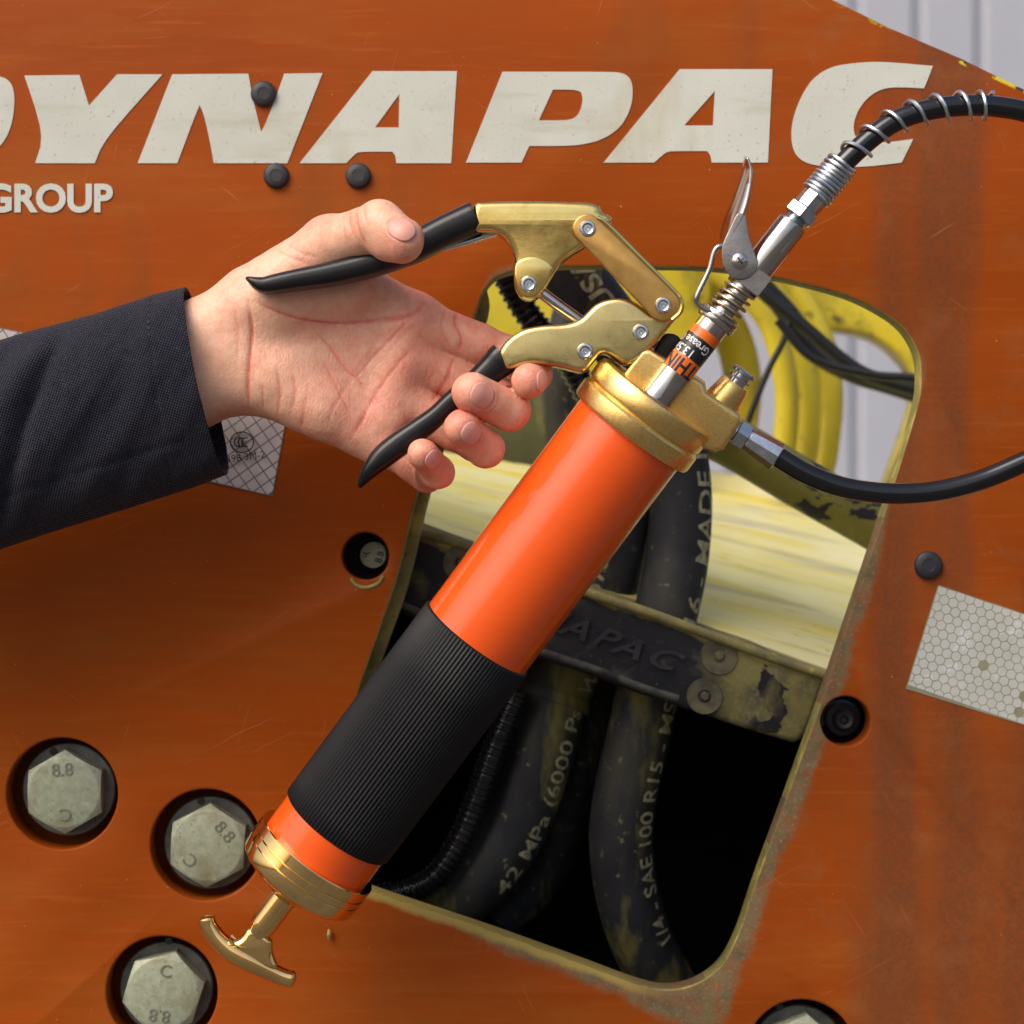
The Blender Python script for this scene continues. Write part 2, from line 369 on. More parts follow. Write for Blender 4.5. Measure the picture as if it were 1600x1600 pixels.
# ================================================================== MACHINE
machine = empty('construction_machine', P(900, 1600, .3), 'orange painted side of a road machine with white lettering, bolt holes and a rounded opening', 'machine')
opening = [(743, 490), (762, 447), (795, 426), (880, 417), (1032, 417), (1127, 421), (1222, 436), (1317, 460), (1374, 486), (1412, 514), (1434, 552),
           (1438, 590), (1434, 628), (1412, 704), (1379, 808), (1294, 1062), (1240, 1215), (1180, 1380), (1152, 1462), (1125, 1510), (1085, 1538), (1040, 1546), (990, 1535),
           (900, 1502), (760, 1452), (640, 1412), (590, 1395), (530, 1372), (500, 1345), (498, 1300), (520, 1225), (567, 1060), (617, 916), (651, 775), (700, 620)]
op_s = [tuple(v)[:2] for v in cr([(a, b, 0) for a, b in opening], 5, True)]
bolts = [(97, 1240, 87, 0), (322, 1320, 87, 31), (253, 1550, 87, 178), (1252, 1648, 86, 20)]
smallholes = [(571, 869, 37), (1321, 1127, 39)]
outer = [(-500, -500), (1010, -150), (1150, -78), (1300, -2), (1345, 20), (1390, 43), (1500, 90), (1600, 139), (1760, 225), (2100, 420), (2100, 2100), (-500, 2100)]
outer[0] = (-500, -150)
holes = [op_s]+[circ(b[0], b[1], b[2]) for b in bolts]+[circ(*s) for s in smallholes]
pm = plate_mesh(outer, holes, YP, YP+.020, .0012, 2); weld(pm)
PMAT = panel_material()
pm.materials.append(PMAT); pm.materials.append(M['rim'])
opx = [(P(a, b, YP).x, P(a, b, YP).z) for a, b in op_s]
for p in pm.polygons:
    c = p.center
    if abs(p.normal.y) < .9 and p.center.y < YP+.03:
        near = min((c.x-a)**2+(c.z-b)**2 for a, b in opx) < .006**2
        upper = c.x > P(1200, 0, YP).x and c.z > P(0, 300, YP).z
        if near and not (c.z < P(0, 1250, YP).z and c.x < P(1100, 0, YP).x and c.y > YP+.004): p.material_index = 1
        if upper and (int((c.x+c.z)*400) % 3 == 0): p.material_index = 1
side = link('side_plate', pm, None, machine, label='orange steel side plate with a large rounded opening and worn dusty edges')
# olive lining strip seen inside the opening's left edge and under its top
inner = [(a+(20 if a < 760 and b < 1300 else 0)+(-2 if a > 1100 else 0), b+(1 if b < 500 else 0)+(-1 if b > 1400 else 0)) for a, b in opening]
in_s = [tuple(v)[:2] for v in cr([(a, b, 0) for a, b in inner], 5, True)]
big = [(a+(a-930)*.014, b+(b-980)*.01) for a, b in op_s]
plate('lining_strip', big, [in_s], YP+.0205, YP+.034, .001, M['rim'], machine, label='worn olive strip lining the opening')
plate('backing_plate', [(-500, 700), (520, 700), (470, 1400), (560, 1460), (1090, 1570), (1400, 1600), (1400, 2100), (-500, 2100)], [], YP+.036, YP+.044, 0, PMAT, machine)
plate('backing_plate', [(1306, 1070), (1420, 1070), (1420, 1230), (1254, 1230)], [], YP+.036, YP+.044, 0, M['dark'], machine)
plate('backing_plate', [(500, 760), (610, 760), (590, 960), (500, 960)], [], YP+.0345, YP+.0355, 0, M['dark'], machine)

# lettering
YL = YP-.0004
letters = [
 ('letter_d', [(-150, 118), (-20, 118), (5, 120), (15, 127), (21, 138), (23, 160), (19, 193), (8, 220), (-12, 240), (-40, 251), (-75, 255), (-205, 255)], [[(-75, 145), (-45, 145), (-36, 155), (-42, 185), (-58, 215), (-75, 224), (-107, 224)]]),
 ('letter_y', [(38, 118), (124, 117), (139, 165), (183, 116), (254, 116), (163, 218), (148, 255), (55, 255), (69, 211)], []),
 ('letter_n', [(269, 116), (388, 115), (394, 150), (408, 206), (414, 195), (430, 155), (444, 115), (504, 114), (449, 255), (334, 255), (328, 221), (319, 180), (312, 164), (304, 183), (277, 255), (215, 255)], []),
 ('letter_a', [(582, 111), (714, 111), (705, 255), (619, 255), (618, 243), (613, 237), (562, 237), (555, 240), (541, 255), (468, 255)], [[(624, 147), (623, 199), (586, 199)]]),
 ('letter_p', [(785, 112), (955, 112), (973, 114), (984, 121), (989, 135), (988, 160), (980, 182), (968, 200), (950, 213), (929, 222), (896, 228), (827, 228), (815, 254), (728, 254)], [[(864, 140), (899, 140), (908, 144), (911, 155), (907, 173), (900, 183), (888, 188), (842, 188)]]),
 ('letter_a', [(1062, 108), (1207, 108), (1200, 254), (1112, 254), (1110, 242), (1105, 236), (1047, 236), (1039, 239), (1022, 254), (943, 254)], [[(1117, 142), (1114, 196), (1069, 196)]]),
 ('letter_c', [(1458, 103), (1444, 138), (1402, 136), (1382, 138), (1364, 146), (1349, 160), (1338, 178), (1333, 198), (1336, 212), (1350, 221), (1385, 223), (1427, 217), (1409, 254), (1352, 261), (1295, 261), (1266, 257), (1248, 248), (1238, 231), (1236, 204), (1241, 178), (1253, 148), (1270, 122), (1298, 104), (1336, 98), (1380, 96)], []),
]
def soften(p, it=2, lim=38):
    for _ in range(it):
        o = []; n = len(p)
        for i in range(n):
            a, b, c = Vector(p[i-1]), Vector(p[i]), Vector(p[(i+1) % n]); t = math.degrees((b-a).angle(c-b))
            if t < lim: o += [tuple(b.lerp(a, .25)), tuple(b.lerp(c, .25))]
            else: o.append(tuple(b))
        p = o
    return p
for nme, out, hl in letters:
    plate(nme, soften(out), [soften(h) for h in hl], YL, YP+.0006, 0, M['white'], machine, sharp=None)
text_flat('group_lettering', 'GROUP', 76, 312, YP-.0003, 43, 0, M['white'], machine, bold=.035, sx=.98, depth=.0003)

# black plastic plugs
for i, (x, y, r) in enumerate([(412, 147, 20), (432, 275, 20), (560, 275, 20), (1450, 883, 22)]):
    k = S*(YP+CAMD)/CAMD; rr = r*k
    V, F = lathe(P(x, y, YP), Vector((0, -1, 0)), [(-.004, rr*.8), (0, rr*.97), (.0006, rr), (.0016, rr), (.0026, rr*.93), (.0032, rr*.8), (.0034, rr*.45), (.0032, rr*.42), (.0032, 0)], 40)
    MB().add(V, F).build('plug', M['plug'], machine)

# hex bolts deep in their holes
def hexbolt(x, y, rot, mark, yb, af=57, h=.016, wr=74, big=True):
    k = S*(YP+CAMD)/CAMD; c = P(x, y, YP); c.y = yb
    w_r = wr*k
    V, F = lathe(c, Vector((0, -1, 0)), [(0, w_r), (.0032, w_r), (.004, w_r*.97), (.004, 0)], 56)
    m = MB(); 
    r_in = af*k; rc = r_in/math.cos(math.pi/6); V2 = []; F2 = []; n = 48
    rings = [(.0041, 1, 0), (h-.0032, 1, 0), (h, 0, 0.965), (h+.0002, 0, .93), (h+.0002, 0, .05)]
    for (d, hexa, cr_) in rings:
        for q in range(n):
            a = 2*math.pi*q/n; a6 = (a % (math.pi/3))-math.pi/6
            hr = r_in/math.cos(a6)
            rr = hr if hexa else r_in*cr_
            if abs(d-(h-.0032)) < 1e-9: rr = hr; dd = d+.0032*(1-(hr-r_in)/(rc-r_in))*.93
            else: dd = d
            aa = a+R(rot); V2.append(c+Vector((math.cos(aa)*rr, -dd, math.sin(aa)*rr)))
    for i in range(len(rings)-1):
        for q in range(n):
            a = i*n+q; b = i*n+(q+1) % n; F2.append([a, a+n, b+n, b])
    F2.append([(len(rings)-1)*n+q for q in range(n)])
    bo = m.add(V2, F2).build('hex_bolt', M['bolt'], machine, sharp=25)
    MB().add(V, F).build('washer', M['washer'], bo)
    return bo
for (x, y, r, rot), (bx, by) in zip(bolts, [(100, 1238), (324, 1322), (254, 1552), (1252, 1652)]):
    yb = YP+.0175
    kk = (yb-.018+CAMD)/(YP+CAMD)
    hx, hy = 800+(bx-800)*kk, 800+(by-800)*kk
    bo = hexbolt(hx, hy, {0: 30, 31: 27, 178: 13, 20: 20}[rot], None, yb, wr=74, h=.018)
    yt = yb-.0184
    cc = P(hx, hy, YP); cc.y = yt
    for tx, dx, dy, rr_ in (('8.8', 0, -1, 0), ('C', 0, 1, 180)):
        mt = text_mesh(tx, .0092, 0, .0003)
        a = R({0: 4, 31: -50, 178: 172, 20: 20}[rot])
        mt.transform(Matrix.Translation(cc) @ Matrix.Rotation(-a, 4, 'Y') @ Matrix.Rotation(R(90), 4, 'X') @ Matrix.Translation((0, -dy*.0112, 0)) @ Matrix.Rotation(R(rr_), 4, 'Z'))
        link('grade_mark', mt, M['mark'], bo, sharp=None)
    vx, vy = {0: (76, 1178), 31: (309, 1256), 178: (258, 1477), 20: (1222, 1581)}[rot]; vc = P(vx, vy, YP); vc.y = yb-.0045
    V, F = lathe(vc, Vector((0, -1, 0)), [(-.001, .0022), (.0003, .0020), (.0003, 0)], 12); MB().add(V, F).build('washer_hole_dot', M['blacktext'], bo)  # black disc painted for the dark inside a small washer hole
# small bolts
k = S*(YP+CAMD)/CAMD
V, F = lathe(P(579, 869, YP)+Vector((0, .034, 0)), Vector((0, -1, 0)), [(0, 21*k), (.010, 21*k), (.0108, 20*k), (.0108, 0)], 40)
sb = MB().add(V, F).build('pin', M['bolt'], machine, label='small pale pin end in the hole beside the opening')
for tx, dx, dy, rt in (('8.8', 11, 3, 75), ('Y', -9, -3, 110)):
    mt = text_mesh(tx, .0050, .012, .0002); c0 = P(579+dx, 869+dy, YP); c0.y = YP+.034-.0110
    mt.transform(Matrix.Translation(c0) @ Matrix.Rotation(-R(rt), 4, 'Y') @ Matrix.Rotation(R(90), 4, 'X')); link('grade_mark', mt, M['blacktext'], sb, sharp=None)
V, F = lathe(P(1327, 1130, YP)+Vector((0, .034, 0)), Vector((0, -1, 0)), [(0, 30*k), (.006, 30*k), (.008, 26*k), (.0085, 17*k), (.014, 17*k), (.0155, 13*k), (.0150, 7*k), (.012, 5*k), (.012, 0)], 32)
MB().add(V, F).build('pin', M['plug'], machine, label='black domed pin end in the hole right of the opening')
V, F = tube(cr([P(548, 903, YP-.0002), P(556, 914, YP-.0002), P(572, 918, YP-.0002), P(590, 912, YP-.0002), P(599, 900, YP-.0002)], 6), .0010, 10)
MB().add(V, F).build('weld_lip', M['rim'], machine)
V, F = tube([P(514, 1452, YP-.002), P(514, 1460, YP-.0025), P(514, 1468, YP-.002)], [.0006, .0011, .0005], 8); MB().add(V, F).build('oil_drip', M['rim'], machine)

# reflective stickers with their pattern as slightly raised cells
def inside(p, poly):
    c = False; n = len(poly)
    for i in range(n):
        a, b = poly[i], poly[(i+1) % n]
        if (a[1] > p[1]) != (b[1] > p[1]) and p[0] < (b[0]-a[0])*(p[1]-a[1])/(b[1]-a[1])+a[0]: c = not c
    return c
def sticker(poly, cellr, sides, rot, gap, mbase, mcell, label, spin=0):
    st = plate('reflective_sticker', poly, [], YP-.0004, YP+.0004, 0, mbase, machine, sharp=None, label=label)
    V = []; F = []; xs = [p[0] for p in poly]; ys = [p[1] for p in poly]
    px = cellr*math.sqrt(3) if sides == 6 else cellr*math.sqrt(2); py = cellr*1.5 if sides == 6 else cellr*math.sqrt(2)
    cx, cy = sum(xs)/len(xs), sum(ys)/len(ys); ca, sa = math.cos(R(rot)), math.sin(R(rot)); N_ = 70
    for j in range(-N_, N_):
        for i in range(-N_, N_):
            u = (i+(.5 if (j % 2 and sides == 6) else 0))*px; v = j*py
            x, y = cx+u*ca-v*sa, cy+u*sa+v*ca
            if not (min(xs) < x < max(xs) and min(ys) < y < max(ys)): continue
            rr = cellr-gap
            pts = [(x+rr*math.cos(R(rot+spin)+2*math.pi*q/sides), y+rr*math.sin(R(rot+spin)+2*math.pi*q/sides)) for q in range(sides)]
            if random.random() < .004: continue
            for q in range(len(poly)):          # cut the cell off at the sticker's edge
                A_, B_ = poly[q], poly[(q+1) % len(poly)]; out = []
                side_ = lambda p_: (B_[0]-A_[0])*(p_[1]-A_[1])-(B_[1]-A_[1])*(p_[0]-A_[0])-1.5*math.hypot(B_[0]-A_[0], B_[1]-A_[1])
                for z in range(len(pts)):
                    p0, p1 = pts[z-1], pts[z]; s0, s1 = side_(p0), side_(p1)
                    if (s0 > 0) != (s1 > 0): f_ = s0/(s0-s1); out.append((p0[0]+(p1[0]-p0[0])*f_, p0[1]+(p1[1]-p0[1])*f_))
                    if s1 > 0: out.append(p1)
                pts = out
                if len(pts) < 3: break
            if len(pts) < 3: continue
            n = len(V); t1, t2 = random.uniform(-1, 1)*.00006, random.uniform(-1, 1)*.00006
            V += [P(p[0], p[1], YP-.00055+t1*math.cos(q)+t2*math.sin(q)) for q, p in enumerate(pts)]; F.append([n+q for q in range(len(pts))][::-1])
    o = link('reflector_cells', mesh(V, F), mcell, st, sharp=None, kind='stuff')
    return st
M['hexbase'] = mat('yellowed_sheeting', (.30, .29, .20), (.22, .20, .10), rough=.5, scale=60)
M['hexcell'] = mat('white_reflective_cell', (.58, .58, .54), (.50, .50, .44), rough=.28, scale=30, layers=[((.45, .42, .25), 25, .58, .75, one), ((.72, .74, .78), 60, .6, .7, one)])
M['diabase'] = mat('grey_sheeting', (.17, .15, .14), (.12, .11, .10), rough=.5, scale=60)
M['diacell'] = mat('silver_reflective_cell', (.62, .57, .58), (.46, .42, .41), rough=.3, metal=.3, scale=40, layers=[((.45, .40, .48), 20, .55, .7, one)])
sticker([(1466, 914), (1640, 972), (1690, 990), (1650, 1150), (1600, 1133), (1415, 1076)], 8.7, 6, 18, .7, M['hexbase'], M['hexcell'], 'white honeycomb reflective sticker right of the opening', spin=30)
stk = sticker([(-60, 500), (457, 604), (426, 776), (-95, 655)], 12.2, 4, 55, 1.3, M['diabase'], M['diacell'], 'silver diamond patterned reflective sticker partly behind the arm', spin=45)
Ys = YP-.0018
for r0, r1, cx in ((19, 17, 378),):
    plate('approval_mark', circ(cx, 691, r0, 40, 17), [circ(cx, 691, r1, 40, 15)], Ys, Ys+.0003, 0, M['blacktext'], stk, sharp=None)
for dx in (-6, 0, 6):
    pts = [(378+dx+7*math.cos(t), 691+8*math.sin(t)) for t in np.linspace(R(60), R(300), 12)]; pi_ = [(378+dx+4.8*math.cos(t), 691+5.8*math.sin(t)) for t in np.linspace(R(300), R(60), 12)]
    plate('approval_mark', pts+pi_, [], Ys, Ys+.0003, 0, M['blacktext'], stk, sharp=None)
text_flat('sticker_print', '000398 3M-2', 372, 716, Ys, 11.5, 8, M['blacktext'], stk, bold=0, depth=.00005)

# ---- cross bar casting with embossed letters
YB = .150
top = [(560, 805), (650, 826), (700, 838), (800, 872), (930, 925), (1010, 951), (1100, 984), (1200, 1020), (1287, 1050)]
bot = [(1291, 1060), (1286, 1078), (1262, 1142), (1252, 1156), (1240, 1161), (1150, 1134), (1000, 1085), (930, 1058), (845, 1030), (700, 985), (600, 950), (530, 930)]
bar_m = mat('dusty_bar', (.009, .009, .013), (.018, .017, .020), rough=.55, spec=.3, scale=60, layers=[((.07, .065, .055), 90, .56, .72, (.6, 1, 1)), ((.12, .11, .07), 400, .62, .72, one)], bump=.5, bscale=700)
def bar_material():
    m = bar_m; N = m.node_tree; L = N.links; b = N.nodes['Principled BSDF']; base = b.inputs['Base Color'].links[0].from_socket
    tc = nm(m, 'ShaderNodeTexCoord'); sp = nm(m, 'ShaderNodeSeparateXYZ'); L.new(tc.outputs['Object'], sp.inputs[0])
    def noise(sc, off, det=8):
        mp = nm(m, 'ShaderNodeMapping'); mp.inputs['Location'].default_value = (off,)*3; L.new(tc.outputs['Object'], mp.inputs[0])
        n = nm(m, 'ShaderNodeTexNoise'); n.inputs['Scale'].default_value = sc; n.inputs['Detail'].default_value = det; L.new(mp.outputs[0], n.inputs['Vector']); return n.outputs['Fac']
    def rng(s, lo, hi, a=0, c=1):
        r = nm(m, 'ShaderNodeMapRange'); r.inputs[1].default_value = lo; r.inputs[2].default_value = hi; r.inputs[3].default_value = a; r.inputs[4].default_value = c; L.new(s, r.inputs[0]); return r.outputs[0]
    def op(o, a, c):
        n = nm(m, 'ShaderNodeMath', operation=o)
        for i, v in enumerate((a, c)):
            if isinstance(v, (int, float)): n.inputs[i].default_value = v
            else: L.new(v, n.inputs[i])
        return n.outputs[0]
    def mix(f, a, c):
        x = nm(m, 'ShaderNodeMix', data_type='RGBA'); L.new(f, x.inputs[0]); L.new(a, x.inputs[6]); x.inputs[7].default_value = (*c, 1); return x.outputs[2]
    # olive overspray on the right end and left end, black where it has worn
    xr = rng(sp.outputs[0], P(1060, 0, YB).x, P(1180, 0, YB).x); xl = rng(sp.outputs[0], P(760, 0, YB).x, P(650, 0, YB).x, 0, .6)
    f = op('ADD', op('MAXIMUM', xr, xl), op('SUBTRACT', noise(35, 1), .5)); f = op('ADD', f, op('MULTIPLY', op('SUBTRACT', noise(25, 2), .5), 1.2))
    base = mix(rng(f, .45, .8), base, (.23, .20, .06))
    base = mix(op('MULTIPLY', rng(noise(70, 5), .45, .65), rng(f, .5, .9)), base, (.12, .11, .06))
    base = mix(op('MULTIPLY', rng(noise(420, 6), .5, .68), rng(f, .5, .9)), base, (.26, .23, .12))
    base = mix(op('MULTIPLY', rng(noise(30, 16), .52, .68), rng(f, .4, .9)), base, (.045, .042, .05))
    # upper lip: yellow
    A = P(650, 826, YB); B_ = P(1287, 1050, YB); d = Vector((B_.x-A.x, B_.z-A.z)).normalized(); n = Vector((-d.y, d.x))
    dist = op('ADD', op('ADD', op('MULTIPLY', sp.outputs[0], n.x), op('MULTIPLY', sp.outputs[2], n.y)), -(n.x*A.x+n.y*A.z))
    lip = rng(op('ADD', dist, op('MULTIPLY', op('SUBTRACT', noise(45, 8), .5), .012)), -.0062, -.0028)
    base = mix(lip, base, (.45, .37, .08))
    base = mix(op('MULTIPLY', lip, rng(noise(90, 9), .5, .6)), base, (.10, .09, .05))
    base = mix(op('MULTIPLY', rng(noise(55, 13), .57, .585), rng(f, .8, 1.0)), base, (.012, .012, .016))
    L.new(base, b.inputs['Base Color'])
bar_material()
M['csk'] = mat('dusty_countersunk_bolt', (.15, .13, .06), (.06, .055, .04), rough=.6, scale=120, bump=.5, bscale=900)
M['lip'] = mat('scuffed_highlight_lip', (.05, .048, .045), (.10, .092, .065), rough=.55, scale=120, bump=.5, bscale=900, layers=[((.012, .012, .015), 60, .5, .62, one)])  # scuffed grey, lighter than the bar to paint a highlight on its lower edge
M['letter'] = mat('lit_tone_embossed_letter', (.03, .028, .034), (.014, .013, .018), rough=.42, scale=150, bump=.3)  # lighter than the bar, painting the light caught by the raised letters
cb = plate('cross_bar', top+bot, [], YB, YB+.05, .0035, bar_m, machine, seg=4, label='dark casting with embossed letters spanning the opening')
# raised upper lip and lower lip
V, F = tube(cr([P(a, b-4, YB+.0015) for a, b in [(600, 938), (700, 976), (845, 1021), (930, 1049), (1000, 1076), (1060, 1095)]], 6), .0024, 12); MB().add(V, F).build('bar_lip', M['lip'], cb)
V, F = tube(cr([P(a, b+5, YB-.0005) for a, b in top], 4), .0026, 12); MB().add(V, F).build('bar_lip', M['deckedge'], cb)
me_ = plate_mesh([(600, 812), (660, 838), (690, 850), (662, 850)], [], YB-.001, YB, 0)
ang = 18.5
for ch, x, y in (('N', 858, 966), ('A', 903, 984), ('P', 947, 999), ('A', 986, 1014), ('C', 1038, 1031)):
    mt = text_mesh(ch, .0150, .018, .0)
    bm = bmesh.new(); bm.from_mesh(mt); bmesh.ops.remove_doubles(bm, verts=bm.verts, dist=1e-6)
    cen = sum((v.co for v in bm.verts), Vector())/max(1, len(bm.verts))
    ex = bmesh.ops.extrude_face_region(bm, geom=bm.faces[:]); vs = [e for e in ex['geom'] if isinstance(e, bmesh.types.BMVert)]
    bmesh.ops.translate(bm, verts=vs, vec=(0, 0, .0016)); bm.to_mesh(mt); bm.free()
    mt.transform(Matrix.Translation(P(x, y, YB+.0001)) @ Matrix.Rotation(R(ang), 4, 'Y') @ Matrix.Rotation(R(90), 4, 'X') @ Matrix(((1.5, .6, 0, 0), (0, 1.0, 0, 0), (0, 0, 1, 0), (0, 0, 0, 1))))
    link('embossed_letter', mt, M['letter'], cb, sharp=30)
kb = S*(YB+CAMD)/CAMD
for (x, y, r) in ((1124, 1025, 29), (1101, 1088, 28), (722, 880, 30)):
    V, F = lathe(P(x, y, YB), Vector((0, -1, 0)), [(-.002, r*kb), (.0005, r*kb), (.0008, r*kb*.97), (.0005, r*kb*.93), (.0004, r*kb*.4), (.0002, r*kb*.36), (-.0008, r*kb*.34), (-.0008, r*kb*.05)], 48)
    c_ = MB().add(V, F).build('countersunk_bolt', M['csk'], cb)
    V, F = lathe(P(x, y, YB), Vector((0, -1, 0)), [(-.001, r*kb*.27), (.0012, r*kb*.27), (.0018, r*kb*.2), (.0018, 0)], 6)
    MB().add(V, F).build('socket', M['csk'], c_, sharp=20)
# step behind the bar, then the bright sloping deck
dq = [P(480, 752, .215), P(1400, 1085, .215), P(1580, 800, .60), P(480, 655, .60)]
def grid_quad(a, b, c, d, nx=40, ny=16, wob=.002, thick=.006):
    V = []; F = []
    for j in range(ny+1):
        for i in range(nx+1):
            p = a.lerp(b, i/nx).lerp(d.lerp(c, i/nx), j/ny)
            V.append(p+Vector((0, 0, wob*mn.noise(p*14)+wob*.4*mn.noise(p*50))))
    for j in range(ny):
        for i in range(nx):
            q = j*(nx+1)+i; F.append([q, q+1, q+nx+2, q+nx+1])
    return V, F
V, F = grid_quad(*dq); MB().add(V, F).build('deck_plate', M['deck'], machine, label='faded pale yellow sloping plate behind the opening')
V, F = grid_quad(P(470, 800, .200), P(1420, 1118, .200), P(1400, 1084, .216), P(480, 751, .216), wob=.001); MB().add(V, F).build('step_edge', M['deckedge'], machine)
# underside housing, its shade painted with near-black sheets
def quad(n_, a, b, c, d, m): return link(n_, mesh([a, b, c, d], [[0, 1, 2, 3]]), m, machine, sharp=None)
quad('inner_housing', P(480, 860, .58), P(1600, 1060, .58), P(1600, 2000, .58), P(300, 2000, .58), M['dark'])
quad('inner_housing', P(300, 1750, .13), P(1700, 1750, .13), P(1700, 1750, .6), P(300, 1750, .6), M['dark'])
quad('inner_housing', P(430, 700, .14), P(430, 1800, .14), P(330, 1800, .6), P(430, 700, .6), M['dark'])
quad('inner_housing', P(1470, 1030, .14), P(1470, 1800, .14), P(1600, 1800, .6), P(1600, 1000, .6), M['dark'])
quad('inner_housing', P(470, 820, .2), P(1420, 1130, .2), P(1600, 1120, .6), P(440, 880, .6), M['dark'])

# ---- hoses
def hose(name, pts, rpx, y, m, parent=machine, label=None, n=28, sub=10):
    pts = cr([P(a[0], a[1], a[2] if len(a) > 2 else y) for a in pts], sub)
    r = rpx*S*(y+CAMD)/CAMD
    V, F = tube(pts, r, n); o = MB().add(V, F).build(name, m, parent, label=label); return o, pts, r
def length(p): return sum((p[i+1]-p[i]).length for i in range(len(p)-1))
hA, pA, rA = hose('hydraulic_hose', [(850, 360, .24), (905, 440, .235), (975, 540, .23), (1040, 650, .228), (1062, 760, .225), (1058, 870, .22), (1040, 960, .212), (1022, 1040, .208), (998, 1150, .205), (976, 1250, .205), (972, 1340, .21), (995, 1450, .22), (1050, 1560, .24), (1110, 1650, .27)], 50, .215, M['oldhose'], label='thick black hose with cream print down the middle of the opening')
def at_py(pts, py):
    s = 0; 
    for i in range(1, len(pts)):
        s += (pts[i]-pts[i-1]).length
        q = pts[i]; yy = 800-q.z/(S*(q.y+CAMD)/CAMD)
        if yy > py: return s
    return s
wrap_text('hose_print', '5/16 - MADE IN', pA, rA, at_py(pA, 840), R(-52), .0165, M['hoseprint'], hA, bold=.01, flip=-1, sx=1.15)
wrap_text('hose_print', 'USA', pA, rA, at_py(pA, 455), R(-15), .0165, M['hoseprint'], hA, bold=.02, flip=-1, sx=1.2)
wrap_text('hose_print', '1/4 - SAE 100 R15 - MSHA', pA, rA, at_py(pA, 1255), R(-48), .0140, M['hoseprint'], hA, bold=.008, flip=-1, sx=1.08)
hB, pB, rB = hose('hydraulic_hose', [(985, 700, .235), (965, 800, .235), (945, 900, .235), (915, 1000, .235), (868, 1080, .23), (840, 1180, .225), (800, 1290, .225), (735, 1380, .225), (640, 1440, .24), (520, 1480, .27)], 56, .23, M['oldhose'], label='thick black hose with cream print left in the opening')
wrap_text('hose_print', '42 MPa (6000 Psi) WP', pB, rB, at_py(pB, 1190), R(-45), .0140, M['hoseprint'], hB, bold=.008, flip=-1, sx=1.08)
wrap_text('hose_print', '3752', pB, rB, at_py(pB, 885), R(15), .0140, M['hoseprint'], hB, bold=.018, flip=-1, sx=1.1)
hose('hydraulic_hose', [(1010, 760), (1000, 860), (985, 960), (940, 1060), (915, 1180), (880, 1290), (845, 1370), (780, 1440)], 36, .29, M['oldhose'], label='dim hose between the two printed hoses')
# hose clamp band
V, F = lathe(P(862, 1092, .23), (pB[42]-pB[41]), [(-.003, rB), (-.003, rB+.0025), (.003, rB+.0025), (.003, rB)], 32)
MB().add(V, F).build('hose_clamp', M['oldhose'], machine)
def conduit(pts, rpx, y, pitch=.0036):
    pp = cr([P(a[0], a[1], a[2] if len(a) > 2 else y) for a in pts], 60); r = rpx*S*(y+CAMD)/CAMD; rad = []; s = 0
    for i, p in enumerate(pp):
        if i: s += (p-pp[i-1]).length
        rad.append(r*(1-.14*(.5-.5*math.tanh(4*math.cos(2*math.pi*s/pitch)))))
    V, F = tube(pp, rad, 20); return MB().add(V, F).build('corrugated_conduit', M['conduit'], machine, label='thin black corrugated conduit')
conduit([(810, 1080), (775, 1165), (745, 1250), (715, 1320), (670, 1378), (600, 1400), (500, 1405)], 21, .2)
conduit([(770, 380), (800, 450), (835, 505), (885, 560), (930, 640)], 22, .24, .0045)
hose('hydraulic_hose', [(1040, 640, .24), (1150, 695), (1260, 760), (1370, 822), (1500, 900)], 40, .26, M['olivehose'], label='olive painted tube slanting down to the right, chipped black')
# blurred parts further back
hose('yellow_hose', [(1040, 380), (1130, 430), (1200, 500), (1228, 600), (1225, 700), (1210, 750)], 19, .52, M['yellow'])
hose('yellow_hose', [(1060, 350), (1165, 420), (1235, 500), (1262, 600), (1260, 700), (1245, 750)], 19, .55, M['yellow'])
hose('yellow_hose', [(1090, 330), (1200, 405), (1272, 500), (1298, 600), (1292, 700), (1280, 750)], 19, .58, M['yellow'])
hose('yellow_hose', [(960, 420), (1060, 440), (1130, 500), (1160, 590), (1150, 700)], 30, .62, M['yellow'])
hose('black_cable', [(1120, 380), (1190, 455), (1250, 505), (1330, 572), (1390, 598), (1480, 622)], 11, .42, M['cable'])
hose('black_cable', [(1140, 390), (1195, 450), (1238, 505), (1265, 548), (1330, 584), (1400, 606), (1500, 640)], 14, .47, M['cable'])
hose('black_cable', [(1150, 395), (1225, 470), (1290, 545), (1370, 590), (1500, 635)], 8, .45, M['cable'])
hose('black_cable', [(1240, 480), (1225, 530), (1200, 580), (1172, 650), (1150, 720)], 5, .42, M['cable'])
hose('black_cable', [(1215, 500), (1270, 560), (1360, 585), (1420, 590), (1500, 600)], 7, .40, M['cable'])
fr_out = [(1130, 330), (1300, 360), (1500, 480), (1560, 640), (1520, 900), (1300, 900), (1340, 840), (1385, 760), (1410, 690), (1436, 610), (1420, 570), (1370, 525), (1290, 512), (1240, 512), (1160, 440)]
plate('yellow_bracket', chaikin(fr_out, 2), [], .60, .64, .004, M['yellow'], machine)
plate('olive_bracket', chaikin([(560, 560), (960, 590), (1090, 660), (1060, 800), (560, 800)], 2), [], .52, .555, .004, M['darkolive'], machine)
plate('yellow_bracket', chaikin([(560, 300), (900, 300), (1110, 330), (1120, 450), (1090, 560), (1060, 700), (1040, 800), (560, 800)], 2), [], .56, .60, .004, M['yellow'], machine)
hose('hydraulic_hose', [(930, 380), (900, 480), (880, 560), (870, 640), (900, 720)], 34, .40, M['oldhose'], label='dark hose far back at the upper left of the opening')

